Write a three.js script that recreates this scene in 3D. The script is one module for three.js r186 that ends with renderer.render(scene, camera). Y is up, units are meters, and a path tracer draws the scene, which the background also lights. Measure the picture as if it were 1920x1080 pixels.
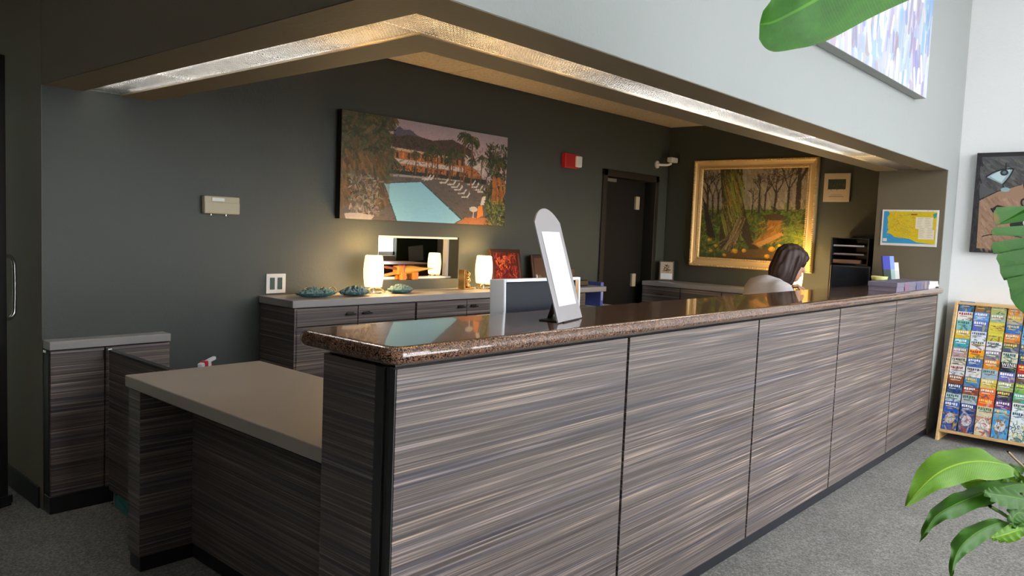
import * as THREE from 'three';
import { RoundedBoxGeometry } from 'three/addons/geometries/RoundedBoxGeometry.js';
import { mergeGeometries, mergeVertices } from 'three/addons/utils/BufferGeometryUtils.js';
import { MarchingCubes } from 'three/addons/objects/MarchingCubes.js';
import { RectAreaLightUniformsLib } from 'three/addons/lights/RectAreaLightUniformsLib.js';

// ------------------------------------------------------------------ camera, sky, exposure
RectAreaLightUniformsLib.init();
const scene = new THREE.Scene();
const camera = new THREE.PerspectiveCamera(2 * Math.atan(540 / 1457.1) * 180 / Math.PI, 1920 / 1080, 0.05, 200);
{
  const right = new THREE.Vector3(0.666095, 0.040919, 0.744743), up = new THREE.Vector3(0.02817, 0.996401, -0.079942);
  const back = new THREE.Vector3().crossVectors(right, up).normalize();
  camera.quaternion.setFromRotationMatrix(new THREE.Matrix4().makeBasis(right, up, back));
  camera.position.set(-1.2141, 1.3878, 1.4457);
}
const renderer = new THREE.WebGLRenderer({ antialias: true });
renderer.toneMapping = THREE.LinearToneMapping;
renderer.toneMappingExposure = 1.1;
renderer.shadowMap.enabled = true;
{ // bright hazy sky, a little bluer overhead
  const w = 64, h = 32, d = new Float32Array(w * h * 4);
  for (let y = 0; y < h; y++) for (let x = 0; x < w; x++) {
    const e = Math.max(0, Math.sin(((y + 0.5) / h - 0.5) * Math.PI)), i = (y * w + x) * 4;
    d[i] = 1.0 - 0.12 * e; d[i + 1] = 1.0 - 0.06 * e; d[i + 2] = 1.02 + 0.07 * e; d[i + 3] = 1;
  }
  const t = new THREE.DataTexture(d, w, h, THREE.RGBAFormat, THREE.FloatType); t.mapping = THREE.EquirectangularReflectionMapping; t.magFilter = THREE.LinearFilter; t.needsUpdate = true;
  scene.background = t; scene.backgroundIntensity = 10.5;
}

// ------------------------------------------------------------------ helpers
let seed = 7;
const rnd = () => { seed = (seed + 0x6d2b79f5) | 0; let t = Math.imul(seed ^ (seed >>> 15), 1 | seed); t = (t + Math.imul(t ^ (t >>> 7), 61 | t)) ^ t; return ((t ^ (t >>> 14)) >>> 0) / 4294967296; };
const rr = (a, b) => a + (b - a) * rnd();
const hash = (x, y) => { let h = (Math.imul(x | 0, 374761393) + Math.imul(y | 0, 668265263)) | 0; h = Math.imul(h ^ (h >>> 13), 1274126177); return ((h ^ (h >>> 16)) >>> 0) / 4294967296; };
const sm = (t) => t * t * (3 - 2 * t), lerp = (a, b, t) => a + (b - a) * t, clamp = (x, a = 0, b = 1) => Math.min(b, Math.max(a, x));
function vnoise(x, y, px, py) {            // value noise, periodic in px by py cells
  const ix = Math.floor(x), iy = Math.floor(y), fx = sm(x - ix), fy = sm(y - iy), w = (a, p) => ((a % p) + p) % p;
  const h = (a, b) => hash(w(a, px), w(b, py));
  return lerp(lerp(h(ix, iy), h(ix + 1, iy), fx), lerp(h(ix, iy + 1), h(ix + 1, iy + 1), fx), fy);
}
const taken = new Map();
function numbered(name) { const n = taken.get(name) ?? 0; taken.set(name, n + 1); return n ? `${name}_${String(n).padStart(3, '0')}` : name; }
function shade(o) { o.castShadow = o.receiveShadow = true; return o; }
function thing(name, label, category, [x, y, z] = [0, 0, 0], turn = 0, group) {
  const o = new THREE.Group(); o.name = numbered(name); scene.add(o); o.position.set(x, y, z); o.rotation.y = turn;
  o.userData = { label, category }; if (group) o.userData.group = group;
  return o;
}
function part(name, geos, mat, parent, label) {
  const list = [].concat(geos), m = shade(new THREE.Mesh(list.length > 1 ? merge(list) : list[0], mat));
  m.name = name; parent.add(m); if (label) m.userData.label = label;
  return m;
}
function solo(name, geos, mat, label, category, group) {
  const m = part(numbered(name), geos, mat, scene); m.userData = { label, category }; if (group) m.userData.group = group; return m;
}
function struct(name, geos, mat, label, category = 'structure') {
  const m = part(name, geos, mat, scene); m.userData = { kind: 'structure', label, category }; return m;
}
function merge(list) {
  const plain = list.map((g) => { const k = g.index ? g.toNonIndexed() : g.clone(); for (const n of Object.keys(k.attributes)) if (!['position', 'normal', 'uv'].includes(n)) k.deleteAttribute(n); return k; });
  return mergeGeometries(plain);
}
function metreUV(g) {                      // uv in metres from the dominant side of the normal
  const p = g.attributes.position, n = g.attributes.normal, uv = new Float32Array(p.count * 2);
  for (let i = 0; i < p.count; i++) {
    const ax = Math.abs(n.getX(i)), ay = Math.abs(n.getY(i)), az = Math.abs(n.getZ(i));
    if (ax >= ay && ax >= az) { uv[2 * i] = p.getZ(i); uv[2 * i + 1] = p.getY(i); }
    else if (ay >= az) { uv[2 * i] = p.getX(i); uv[2 * i + 1] = p.getZ(i); }
    else { uv[2 * i] = p.getX(i); uv[2 * i + 1] = p.getY(i); }
  }
  g.setAttribute('uv', new THREE.BufferAttribute(uv, 2)); return g;
}
const box = (x0, x1, y0, y1, z0, z1) => metreUV(new THREE.BoxGeometry(x1 - x0, y1 - y0, z1 - z0).translate((x0 + x1) / 2, (y0 + y1) / 2, (z0 + z1) / 2));
function rbox(x0, x1, y0, y1, z0, z1, r = 0.004, s = 2) {
  const g = new RoundedBoxGeometry(x1 - x0, y1 - y0, z1 - z0, s, Math.min(r, (x1 - x0) / 2.01, (y1 - y0) / 2.01, (z1 - z0) / 2.01)); g.translate((x0 + x1) / 2, (y0 + y1) / 2, (z0 + z1) / 2); return metreUV(g);
}
const V = (x, y, z) => new THREE.Vector3(x, y, z);
const tube = (pts, r, seg = 24, rad = 8) => new THREE.TubeGeometry(new THREE.CatmullRomCurve3(pts.map((p) => V(...p))), seg, r, rad, false);
const cyl = (r0, r1, h, x, y, z, seg = 24) => new THREE.CylinderGeometry(r0, r1, h, seg).translate(x, y + h / 2, z);
const lathe = (pts, seg = 32) => new THREE.LatheGeometry(pts.map(([r, y]) => new THREE.Vector2(r, y)), seg);
const rgb = (r, g, b) => new THREE.Color().setRGB(r, g, b);
const mat = (c, roughness = 0.6, more = {}) => new THREE.MeshPhysicalMaterial({ color: c, roughness, ...more });
function dataTex(w, h, f, srgb = true, rx = 1, ry = 1) {   // f(u, v) -> [r,g,b] 0..1
  const d = new Uint8Array(w * h * 4);
  for (let y = 0; y < h; y++) for (let x = 0; x < w; x++) { const c = f(x / w, y / h), i = (y * w + x) * 4; d[i] = clamp(c[0]) * 255; d[i + 1] = clamp(c[1]) * 255; d[i + 2] = clamp(c[2]) * 255; d[i + 3] = 255; }
  const t = new THREE.DataTexture(d, w, h); t.wrapS = t.wrapT = THREE.RepeatWrapping; t.magFilter = THREE.LinearFilter; t.minFilter = THREE.LinearMipmapLinearFilter; t.generateMipmaps = true;
  if (srgb) t.colorSpace = THREE.SRGBColorSpace; t.repeat.set(rx, ry); t.needsUpdate = true; return t;
}
function canvasTex(w, h, draw) {
  const c = document.createElement('canvas'); c.width = w; c.height = h; draw(c.getContext('2d'), w, h);
  const t = new THREE.CanvasTexture(c); t.colorSpace = THREE.SRGBColorSpace; return t;
}
function holed(a0, a1, y0, y1, holes, make) {   // wall strip a0..a1 by y0..y1 with rectangular openings [a, b, y0, y1]
  const xs = [...new Set([a0, a1, ...holes.flatMap((h) => [h[0], h[1]])])].sort((p, q) => p - q), out = [];
  for (let i = 0; i + 1 < xs.length; i++) {
    const m = (xs[i] + xs[i + 1]) / 2, here = holes.filter((h) => m > h[0] && m < h[1]).sort((p, q) => p[2] - q[2]);
    let y = y0;
    for (const h of here) { if (h[2] > y + 1e-6) out.push(make(xs[i], xs[i + 1], y, h[2])); y = h[3]; }
    if (y1 > y + 1e-6) out.push(make(xs[i], xs[i + 1], y, y1));
  }
  return out;
}

// ------------------------------------------------------------------ materials
const plaster = dataTex(256, 256, (u, v) => { const n = 0.5 + 0.5 * (0.6 * vnoise(u * 96, v * 96, 96, 96) + 0.4 * vnoise(u * 40, v * 40, 40, 40)); return [n, n, n]; }, false, 1.4, 1.4);
const wallMat = (c, r = 0.75) => mat(c, r, { bumpMap: plaster, bumpScale: 0.0012 });
const M = {
  dark: wallMat(rgb(0.050, 0.058, 0.051), 0.55),
  olive: wallMat(rgb(0.165, 0.137, 0.09), 0.65),
  paleGrey: wallMat(rgb(0.32, 0.34, 0.325)),
  white: wallMat(rgb(0.90, 0.905, 0.90)),
  cream: wallMat(rgb(0.62, 0.56, 0.46)),
  brownWall: wallMat(rgb(0.09, 0.075, 0.05)),
  black: mat(rgb(0.012, 0.012, 0.013), 0.45),
  kick: mat(rgb(0.012, 0.013, 0.018), 0.35),
  trim: mat(rgb(0.035, 0.038, 0.038), 0.4),
  taupe: mat(rgb(0.40, 0.345, 0.29), 0.38),
  greyTop: mat(rgb(0.33, 0.31, 0.30), 0.34),
  chrome: mat(rgb(0.75, 0.75, 0.76), 0.22, { metalness: 1 }),
  silver: mat(rgb(0.42, 0.40, 0.41), 0.42, { metalness: 0.35 }),
  darkMetal: mat(rgb(0.03, 0.028, 0.026), 0.4, { metalness: 0.6 }),
  brass: mat(rgb(0.72, 0.48, 0.2), 0.25, { metalness: 1 }),
  paper: mat(rgb(0.88, 0.88, 0.87), 0.7),
  ivory: mat(rgb(0.46, 0.41, 0.27), 0.45),
  offWhite: mat(rgb(0.72, 0.72, 0.70), 0.4),
  casing: mat(rgb(0.80, 0.84, 0.88), 0.35),
  screen: mat(rgb(0.014, 0.017, 0.024), 0.3, { specularIntensity: 0.45 }),
  glass: mat(rgb(0.97, 0.98, 0.98), 0.02, { transmission: 1, ior: 1.45 }),
  blackPlastic: mat(rgb(0.016, 0.016, 0.018), 0.35),
};
// streaked zebrano laminate, 2.4 m by 0.85 m repeat: fine lines along u
const zebrano = (() => {
  const W = 2048, H = 1024, line = [], soft = [];
  for (let y = 0; y < H; y++) { line.push(hash(y, 11)); soft.push(0); }
  return dataTex(W, H, (u, v) => {
    const warp = 0.0035 * (vnoise(u * 3, v * 5, 3, 5) - 0.5) + 0.0016 * (vnoise(u * 11, v * 28, 11, 28) - 0.5), y = v + warp;
    const band = vnoise(u * 2, y * 24, 2, 24), mid = vnoise(u * 4, y * 150, 4, 150), fine = vnoise(u * 6, y * 330, 6, 330), hair = vnoise(u * 9, y * 510, 9, 510), patch = vnoise(u * 9 + 3, y * 70, 9, 70), blue = vnoise(u * 3 + 7, y * 60, 3, 60);
    const t = 0.14 * band + 0.30 * mid + 0.34 * fine + 0.22 * hair, k = clamp((t - 0.28) / 0.44);
    const pale = Math.pow(clamp((mid * 0.2 + fine * 0.5 + hair * 0.3 - 0.56) / 0.28), 1.1) * (0.25 + 0.75 * patch), cool = clamp((blue - 0.62) / 0.3) * 0.05;
    const c = [lerp(0.27, 0.47, k) - cool, lerp(0.238, 0.425, k) - cool * 0.7, lerp(0.225, 0.405, k)];
    return [c[0] + 0.27 * pale, c[1] + 0.22 * pale, c[2] + 0.15 * pale];
  }, true, 1 / 2.4, 1 / 0.85);
})();
M.wood = mat(0xffffff, 0.42, { map: zebrano, ior: 1.58 });
const granite = dataTex(1024, 1024, (u, v) => {
  const a = vnoise(u * 200, v * 200, 200, 200), b = vnoise(u * 330 + 9, v * 330, 330, 330), c = vnoise(u * 70, v * 70, 70, 70), d = vnoise(u * 400, v * 400 + 5, 400, 400);
  let k = [0.50, 0.385, 0.31]; const t = (c - 0.5) * 0.22;
  k = k.map((x) => x + t);
  if (a > 0.66) k = [0.10, 0.075, 0.07]; else if (b > 0.74) k = [0.68, 0.54, 0.44]; else if (d > 0.74) k = [0.16, 0.115, 0.095];
  return k;
}, true, 2.2, 2.2);
M.granite = mat(rgb(0.95, 0.85, 0.78), 0.16, { map: granite, clearcoat: 0.8, clearcoatRoughness: 0.03 });
const carpet = dataTex(512, 512, (u, v) => {
  const a = vnoise(u * 190, v * 190, 190, 190), b = vnoise(u * 90, v * 90, 90, 90), c = vnoise(u * 6, v * 6, 6, 6), g = 0.39 + 0.22 * a + 0.10 * (b - 0.5) + 0.05 * (c - 0.5);
  return [g * 1.02, g, g * 0.95];
}, true, 1.1, 1.1);
M.carpet = mat(rgb(0.92, 0.92, 0.92), 0.95, { map: carpet, bumpMap: carpet, bumpScale: 0.004, sheen: 0.5, sheenRoughness: 0.5, sheenColor: rgb(0.3, 0.31, 0.34) });
const grain = dataTex(512, 512, (u, v) => { const y = v + 0.03 * vnoise(u * 3, v * 4, 3, 4), g = 0.5 * vnoise(u * 3, y * 40, 3, 40) + 0.5 * vnoise(u * 8, y * 150, 8, 150); return [0.80 + 0.14 * g, 0.64 + 0.15 * g, 0.42 + 0.15 * g]; }, true, 1.2, 1.2);
M.maple = mat(0xffffff, 0.45, { map: grain });
const tileTex = dataTex(256, 256, (u, v) => { const n = vnoise(u * 120, v * 120, 120, 120), m = vnoise(u * 44, v * 44, 44, 44), g = 0.86 + 0.10 * m - (n > 0.82 ? 0.2 : 0); return [g, g, g]; }, true, 1.6, 1.6);
M.tile = mat(rgb(0.62, 0.53, 0.42), 0.9, { map: tileTex });

// ------------------------------------------------------------------ key dimensions (metres)
const ZB = -2.495, XR = 5.42, XC = 5.113, ZC = -0.47, YS = 1.966, YC = 2.43, TOP = 4.4, ZF = 4.6, XL = -4.2, ZP = -4.7;

// ------------------------------------------------------------------ setting
struct('floor', box(XL - 0.2, XR + 0.2, -0.12, 0, ZP - 0.2, ZF + 0.2), M.carpet, 'grey speckled loop carpet covering the lobby floor', 'floor');
struct('ground', box(-40, 45, -0.3, -0.14, -45, 50), mat(rgb(0.34, 0.33, 0.30), 0.9), 'pale paving outside the building', 'ground');
// the wall behind the desk, with the pass-through opening and the doorway
const OP = [1.92, 2.635, 1.03, 1.32], DO = [4.385, 5.19, 0, 1.9];
struct('wall_back', holed(0.0, XR, 0, YC + 0.1, [OP, DO], (a, b, c, d) => box(a, b, c, d, ZB - 0.14, ZB)), M.dark, 'dark olive charcoal wall behind the reception desk', 'wall');
struct('wall_left', [box(0, 0.14, 0, TOP, ZP, ZB - 0.14), box(-0.002, 0.0002, 0, TOP, ZB - 0.14, ZB - 0.0005)], M.olive, 'dark olive wall along the passage to the glass door', 'wall');
struct('wall_right', [box(XR, XR + 0.2, 0, TOP, 0, ZF)], M.white, 'bright white lobby side wall', 'wall');
struct('wall_right_alcove', [box(XR, XR + 0.2, 0, TOP, ZP, 0)], M.dark, 'dark wall at the end of the reception alcove', 'wall');
const column = struct('column', box(XC + 0.012, XR, 0, TOP, ZC, 0), M.paleGrey, 'pale grey green pier at the end of the counter', 'wall');
part('inner_face', box(XC, XC + 0.012, 0, YS, ZC, -0.002), M.olive, column);
struct('header_front', box(0, XC + 0.012, YS - 0.0145, TOP, -0.12, 0), M.paleGrey, 'pale grey wall above the reception opening', 'wall');
struct('header_left', box(0, 0.12, YS - 0.0145, TOP, ZB - 0.14, -0.12), M.olive, 'dark olive side of the dropped header over the desk', 'wall');
{ // soffit underside round the light trough
  const s = 0.014;
  struct('soffit', [
    box(0.12, XC, YS - s, YS, -0.165, -0.12), box(0.12, 0.171, YS - s, YS, ZB, -0.165),
    box(0.002, XC, YS - s - 0.003, YS - s - 0.0006, -0.165, -0.002), box(0.002, 0.171, YS - s - 0.003, YS - s - 0.0006, ZB, -0.165),
    box(0.341, XC, YS - s, YC, -0.493, -0.341), box(0.341, 0.493, YS - s, YC, ZB, -0.493),
  ], M.olive, 'dark olive underside of the dropped header', 'ceiling');
}
{ // alcove ceiling of large panels
  const c = struct('ceiling', box(0.12, XR, YC + 0.02, YC + 0.1, ZB, -0.12), M.cream, 'beige panelled ceiling over the reception alcove', 'ceiling');
  const xs = [0.495, 1.25, 2.47, 3.69, 4.91, XR - 0.002], zs = [ZB + 0.002, -1.9, -1.29, -0.68, -0.495], g = 0.004;
  for (let i = 0; i < 5; i++) for (let j = 0; j < 4; j++) part('ceiling_panel', rbox(xs[i] + g, xs[i + 1] - g, YC, YC + 0.02, zs[j] + g, zs[j + 1] - g, 0.005, 1), M.tile, c);
}
struct('wall_passage', holed(XL, 0.14, 0, TOP, [[-1.5, -0.1, 0, 2.3]], (a, b, c, d) => box(a, b, c, d, ZP - 0.2, ZP)), M.brownWall, 'brown end wall of the passage', 'wall');
struct('wall_left_lobby', holed(ZP, ZF, 0, TOP, [[-0.6, 1.2, 3.75, 4.2]], (a, b, c, d) => box(XL - 0.2, XL, c, d, a, b)), M.brownWall, 'brown lobby wall with a high window', 'wall');
struct('window_5', [box(XL - 0.12, XL - 0.06, 3.75, 3.79, -0.6, 1.2), box(XL - 0.12, XL - 0.06, 4.16, 4.2, -0.6, 1.2), box(XL - 0.12, XL - 0.06, 3.79, 4.16, 0.28, 0.32)], M.trim, 'high lobby window with dark frame', 'window');
const WIN = [[-0.3, 0.4, 0.25, 4.1], [0.6, 2.1, 0.25, 4.1], [2.2, 3.7, 0.25, 4.1], [3.8, 5.3, 0.25, 4.1]];
struct('wall_front', holed(XL, XR + 0.2, 0, TOP, WIN, (a, b, c, d) => box(a, b, c, d, ZF, ZF + 0.2)), M.cream, 'lobby window wall', 'wall');
struct('ceiling_lobby', box(XL - 0.2, XR + 0.2, TOP, TOP + 0.2, ZP - 0.2, ZF + 0.2), M.white, 'high white lobby ceiling', 'ceiling');
WIN.forEach(([a, b, c, d], i) => {
  const w = struct(`window_${i + 1}`, [box(a, a + 0.04, c, d, ZF + 0.06, ZF + 0.12), box(b - 0.04, b, c, d, ZF + 0.06, ZF + 0.12), box(a, b, c, c + 0.04, ZF + 0.06, ZF + 0.12), box(a, b, d - 0.04, d, ZF + 0.06, ZF + 0.12), box(a, b, 2.2, 2.24, ZF + 0.06, ZF + 0.12)], M.trim, 'tall lobby window with dark frame', 'window');
  part('pane', box(a + 0.04, b - 0.04, c + 0.04, 2.2, ZF + 0.086, ZF + 0.09), M.glass, w); part('pane', box(a + 0.04, b - 0.04, 2.24, d - 0.04, ZF + 0.086, ZF + 0.09), M.glass, w);
});
// staff room behind the opening
struct('wall_staff_room', holed(0.14, XR, 0, YC, [[2.9, 3.95, 1.08, 2.0]], (a, b, c, d) => box(a, b, c, d, ZP - 0.2, ZP)), M.cream, 'far wall of the staff room', 'wall');
struct('ceiling_staff_room', box(0.14, XR, YC, YC + 0.1, ZP, ZB - 0.14), M.white, 'white staff room ceiling', 'ceiling');
struct('window_6', [box(2.9, 2.94, 1.08, 2, ZP - 0.12, ZP - 0.06), box(3.91, 3.95, 1.08, 2, ZP - 0.12, ZP - 0.06), box(2.9, 3.95, 1.08, 1.12, ZP - 0.12, ZP - 0.06), box(2.9, 3.95, 1.96, 2, ZP - 0.12, ZP - 0.06)], M.offWhite, 'staff room window with white frame', 'window');
// baseboards
struct('baseboard_left', box(-0.012, 0, 0, 0.1, ZP + 0.002, -2.53), M.kick, 'black rubber baseboard along the dark passage wall', 'baseboard');

// ------------------------------------------------------------------ reception counter
const YP = 1.038, YK = 0.048, PX = [0.0, 1.024, 2.062, 3.083, 4.104, 5.1];
{
  const t = thing('reception_counter', 'long streaked wood reception counter with five front panels and black kick plate', 'counter');
  part('carcass', [box(0.02, 5.1, YK, YP + 0.012, -0.3, -0.026)], M.black, t);
  part('kick_plate', rbox(0.004, 5.105, 0, YK, -0.3, -0.004, 0.003), M.kick, t, 'black rubber kick plate');
  for (let i = 0; i < 5; i++) part('front_panel', rbox(PX[i] + (i ? 0.007 : 0.004), PX[i + 1] - 0.007, YK + 0.003, YP, -0.022, 0, 0.0015, 1), M.wood, t);
  part('end_panel', rbox(0, 0.02, YK + 0.003, YP, -0.3, -0.078, 0.0015, 1), M.wood, t);
  part('corner_trim', [rbox(-0.001, 0.02, YK, YP, -0.077, -0.044, 0.002), rbox(0.006, 0.02, YK, YP, -0.042, -0.03, 0.001), rbox(-0.001, 0.003, YK, YP, -0.021, -0.001, 0.001)], M.trim, t, 'dark grey metal corner trim');
}
{ // granite top with a bullnose
  const r = 0.0225, y = 1.05, x0 = -0.035, x1 = 5.11, z0 = -0.395, z1 = 0.032;
  const s = new THREE.Shape(); const c = 0.03, a0 = x0 + r, b0 = z0 + r, a1 = x1 - 0.004, b1 = z1 - r;
  s.moveTo(a0 + c, -b1); s.lineTo(a1, -b1); s.lineTo(a1, -b0); s.lineTo(a0 + c, -b0); s.quadraticCurveTo(a0, -b0, a0, -b0 - c); s.lineTo(a0, -b1 + c); s.quadraticCurveTo(a0, -b1, a0 + c, -b1);
  const g = new THREE.ExtrudeGeometry(s, { depth: 0.001, bevelEnabled: true, bevelThickness: r, bevelSize: r, bevelSegments: 8, curveSegments: 8 });
  g.rotateX(-Math.PI / 2); g.translate(0, y + r, 0); g.computeVertexNormals();
  solo('granite_countertop', metreUV(g), M.granite, 'polished brown speckled granite countertop with rounded edge on the long counter', 'countertop');
}
const YG = 1.05 + 0.046;
// low transaction desk at the end of the counter
{
  const t = thing('side_desk', 'low desk with taupe laminate top and wood panels joined to the counter end', 'desk');
  part('desk_top', rbox(0.03, 0.608, 0.718, 0.763, -1.66, -0.302, 0.004), M.taupe, t);
  part('leg_panel', rbox(0.04, 0.25, 0.062, 0.712, -1.65, -1.545, 0.0015, 1), M.wood, t);
  part('modesty_panel', rbox(0.25, 0.27, 0.062, 0.712, -1.645, -0.302, 0.0015, 1), M.wood, t);
  part('top_rail', box(0.06, 0.6, 0.70, 0.718, -1.63, -0.305), M.black, t);
  part('kick_plate', [rbox(0.046, 0.27, 0, 0.062, -1.645, -1.55, 0.002), rbox(0.256, 0.27, 0, 0.062, -1.55, -0.302, 0.002)], M.kick, t);
}
{ // ledge cabinet against the back wall
  const t = thing('wall_ledge', 'shallow wood ledge with grey top on the dark wall beside the gate', 'cabinet');
  const z1 = -2.411;
  part('ledge_top', rbox(0.0, 0.55, 0.761, 0.8, ZB + 0.002, z1 + 0.008, 0.003), M.greyTop, t);
  part('front_panel', rbox(0.006, 0.236, 0.082, 0.754, z1 - 0.018, z1, 0.0015, 1), M.wood, t);
  part('front_panel', rbox(0.242, 0.548, 0.082, 0.754, z1 - 0.018, z1, 0.0015, 1), M.wood, t);
  part('carcass', box(0.002, 0.548, 0.08, 0.761, ZB + 0.002, z1 - 0.018), M.black, t);
  part('kick_plate', rbox(0.0, 0.548, 0, 0.08, ZB + 0.002, z1 + 0.004, 0.003), M.kick, t);
  part('bracket', rbox(0.24, 0.262, 0.738, 0.752, z1, z1 + 0.03, 0.003), M.chrome, t, 'small chrome bracket'); part('bracket', rbox(-0.006, 0.001, 0.744, 0.756, z1 - 0.06, z1 - 0.03, 0.002), M.chrome, t, 'small chrome bracket');
  part('hinge_plate', rbox(0.228, 0.234, 0.70, 0.745, z1, z1 + 0.004, 0.001), M.chrome, t);
}
{ // half height swing gate between the ledge and the desk
  const t = thing('swing_gate', 'dark half height swing gate between the ledge and the low desk', 'gate');
  part('leaf', rbox(0.242, 0.272, 0.075, 0.735, -2.372, -1.668, 0.002, 1), M.wood, t);
  part('edge_strip', rbox(0.242, 0.272, 0.736, 0.746, -2.372, -1.668, 0.002, 1), M.trim, t);
  for (const y of [0.62, 0.16]) part('hinge', cyl(0.008, 0.008, 0.06, 0.257, y, -2.382, 10), M.chrome, t);
  part('foot_bolt', [cyl(0.006, 0.006, 0.075, 0.257, 0.0, -2.34, 10), cyl(0.014, 0.014, 0.012, 0.257, 0.0, -2.34, 12)], M.chrome, t);
}
{ // credenza along the back wall
  const t = thing('credenza', 'wood credenza with grey top and small drawers along the dark back wall', 'cabinet');
  const z1 = -2.15, x0 = 1.085, xs = [1.10, 1.515, 1.954, 2.394, 2.83, 3.27, 3.71];
  part('worktop', rbox(x0, 3.98, 0.925, 0.965, ZB + 0.002, z1, 0.004), M.greyTop, t);
  part('side_panel', rbox(x0 + 0.012, x0 + 0.03, 0.06, 0.922, ZB + 0.004, z1 - 0.002, 0.001, 1), M.wood, t);
  part('carcass', box(x0 + 0.031, 3.72, 0.06, 0.924, ZB + 0.004, z1 - 0.024), M.black, t);
  part('kick_plate', box(x0 + 0.04, 3.7, 0, 0.06, ZB + 0.006, z1 - 0.05), M.kick, t);
  for (let i = 0; i < 6; i++) {
    const a = xs[i] + (i % 2 ? 0.003 : 0.008), b = xs[i + 1] - (i % 2 ? 0.008 : 0.003), hx = i % 2 ? a + 0.055 : b - 0.055;
    const d = part('drawer', rbox(a, b, 0.822, 0.919, z1 - 0.022, z1 - 0.002, 0.0015, 1), M.wood, t);
    part('pull', [rbox(hx - 0.032, hx + 0.032, 0.872, 0.879, z1, z1 + 0.02, 0.003), rbox(hx - 0.024, hx + 0.024, 0.876, 0.886, z1 - 0.002, z1 + 0.008, 0.003)], M.darkMetal, d);
    const e = part('door', rbox(a, b, 0.066, 0.817, z1 - 0.022, z1 - 0.002, 0.0015, 1), M.wood, t);
    part('pull', rbox(hx - 0.032, hx + 0.032, 0.77, 0.777, z1 - 0.003, z1 + 0.02, 0.003), M.darkMetal, e);
  }
}
{ // credenza along the end wall
  const t = thing('end_credenza', 'wood credenza with grey top under the gilt framed forest painting', 'cabinet');
  const x1 = 5.05;
  part('worktop', rbox(x1, XR - 0.002, 0.925, 0.965, ZB + 0.004, ZC - 0.002, 0.004), M.greyTop, t);
  part('carcass', box(x1 + 0.03, XR - 0.004, 0.06, 0.924, ZB + 0.006, ZC - 0.004), M.black, t);
  part('kick_plate', box(x1 + 0.06, XR - 0.006, 0, 0.06, ZB + 0.01, ZC - 0.01), M.kick, t);
  const n = 5, w = (ZC - ZB) / n;
  for (let i = 0; i < n; i++) { const d = part('door', rbox(x1 + 0.008, x1 + 0.03, 0.066, 0.919, ZB + i * w + 0.006, ZB + (i + 1) * w - 0.004, 0.0015, 1), M.wood, t); part('pull', rbox(x1 - 0.014, x1 + 0.008, 0.85, 0.857, ZB + (i + 0.5) * w - 0.03, ZB + (i + 0.5) * w + 0.03, 0.003), M.darkMetal, d); }
}
// staff worktops behind the counter
function staffDesk(name, label, x0, x1, z0, z1, supports) {
  const t = thing(name, label, 'desk');
  part('desk_top', rbox(x0, x1, 0.70, 0.74, z0, z1, 0.004), M.greyTop, t);
  for (const x of supports) part('leg_panel', box(x, x + 0.025, 0, 0.70, z0 + 0.03, z1 - 0.005), M.black, t);
}
staffDesk('staff_desk', 'low grey staff desk behind the counter under the white monitor', 0.68, 2.0, -0.98, -0.303, [0.72, 1.95]);
staffDesk('staff_desk', 'low grey staff desk behind the counter in front of the seated woman', 4.52, 5.04, -1.3, -0.303, [4.56, 4.99]);

// ------------------------------------------------------------------ light trough in the soffit
function lensGeometry(x0, x1, z0, z1, y, p = 0.014) {  // solid acrylic lens: flat above, rows of small pyramids below
  const nx = Math.max(1, Math.round((x1 - x0) / p)), nz = Math.max(1, Math.round((z1 - z0) / p)), dx = (x1 - x0) / nx, dz = (z1 - z0) / nz, v = [], h = 0.002;
  const tri = (a, b, c) => v.push(...a, ...b, ...c), quad = (a, b, c, d) => { tri(a, b, c); tri(a, c, d); };
  for (let i = 0; i < nx; i++) for (let j = 0; j < nz; j++) {
    const a = [x0 + i * dx, y, z0 + j * dz], b = [a[0] + dx, y, a[2]], c = [a[0] + dx, y, a[2] + dz], d = [a[0], y, a[2] + dz], q = [a[0] + dx / 2, y - 0.0048, a[2] + dz / 2];
    tri(a, b, q); tri(b, c, q); tri(c, d, q); tri(d, a, q);
  }
  const A = [x0, y, z0], B = [x1, y, z0], C = [x1, y, z1], D = [x0, y, z1], up = (k) => [k[0], y + h, k[2]];
  quad(up(A), up(D), up(C), up(B)); quad(A, up(A), up(B), B); quad(B, up(B), up(C), C); quad(C, up(C), up(D), D); quad(D, up(D), up(A), A);
  const g = new THREE.BufferGeometry(); g.setAttribute('position', new THREE.Float32BufferAttribute(v, 3)); g.computeVertexNormals(); return metreUV(g);
}
M.lens = mat(rgb(0.97, 0.975, 0.98), 0.12, { transmission: 1, thickness: 0.004, ior: 1.49 });
M.trough = mat(rgb(0.82, 0.82, 0.80), 0.6);
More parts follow.
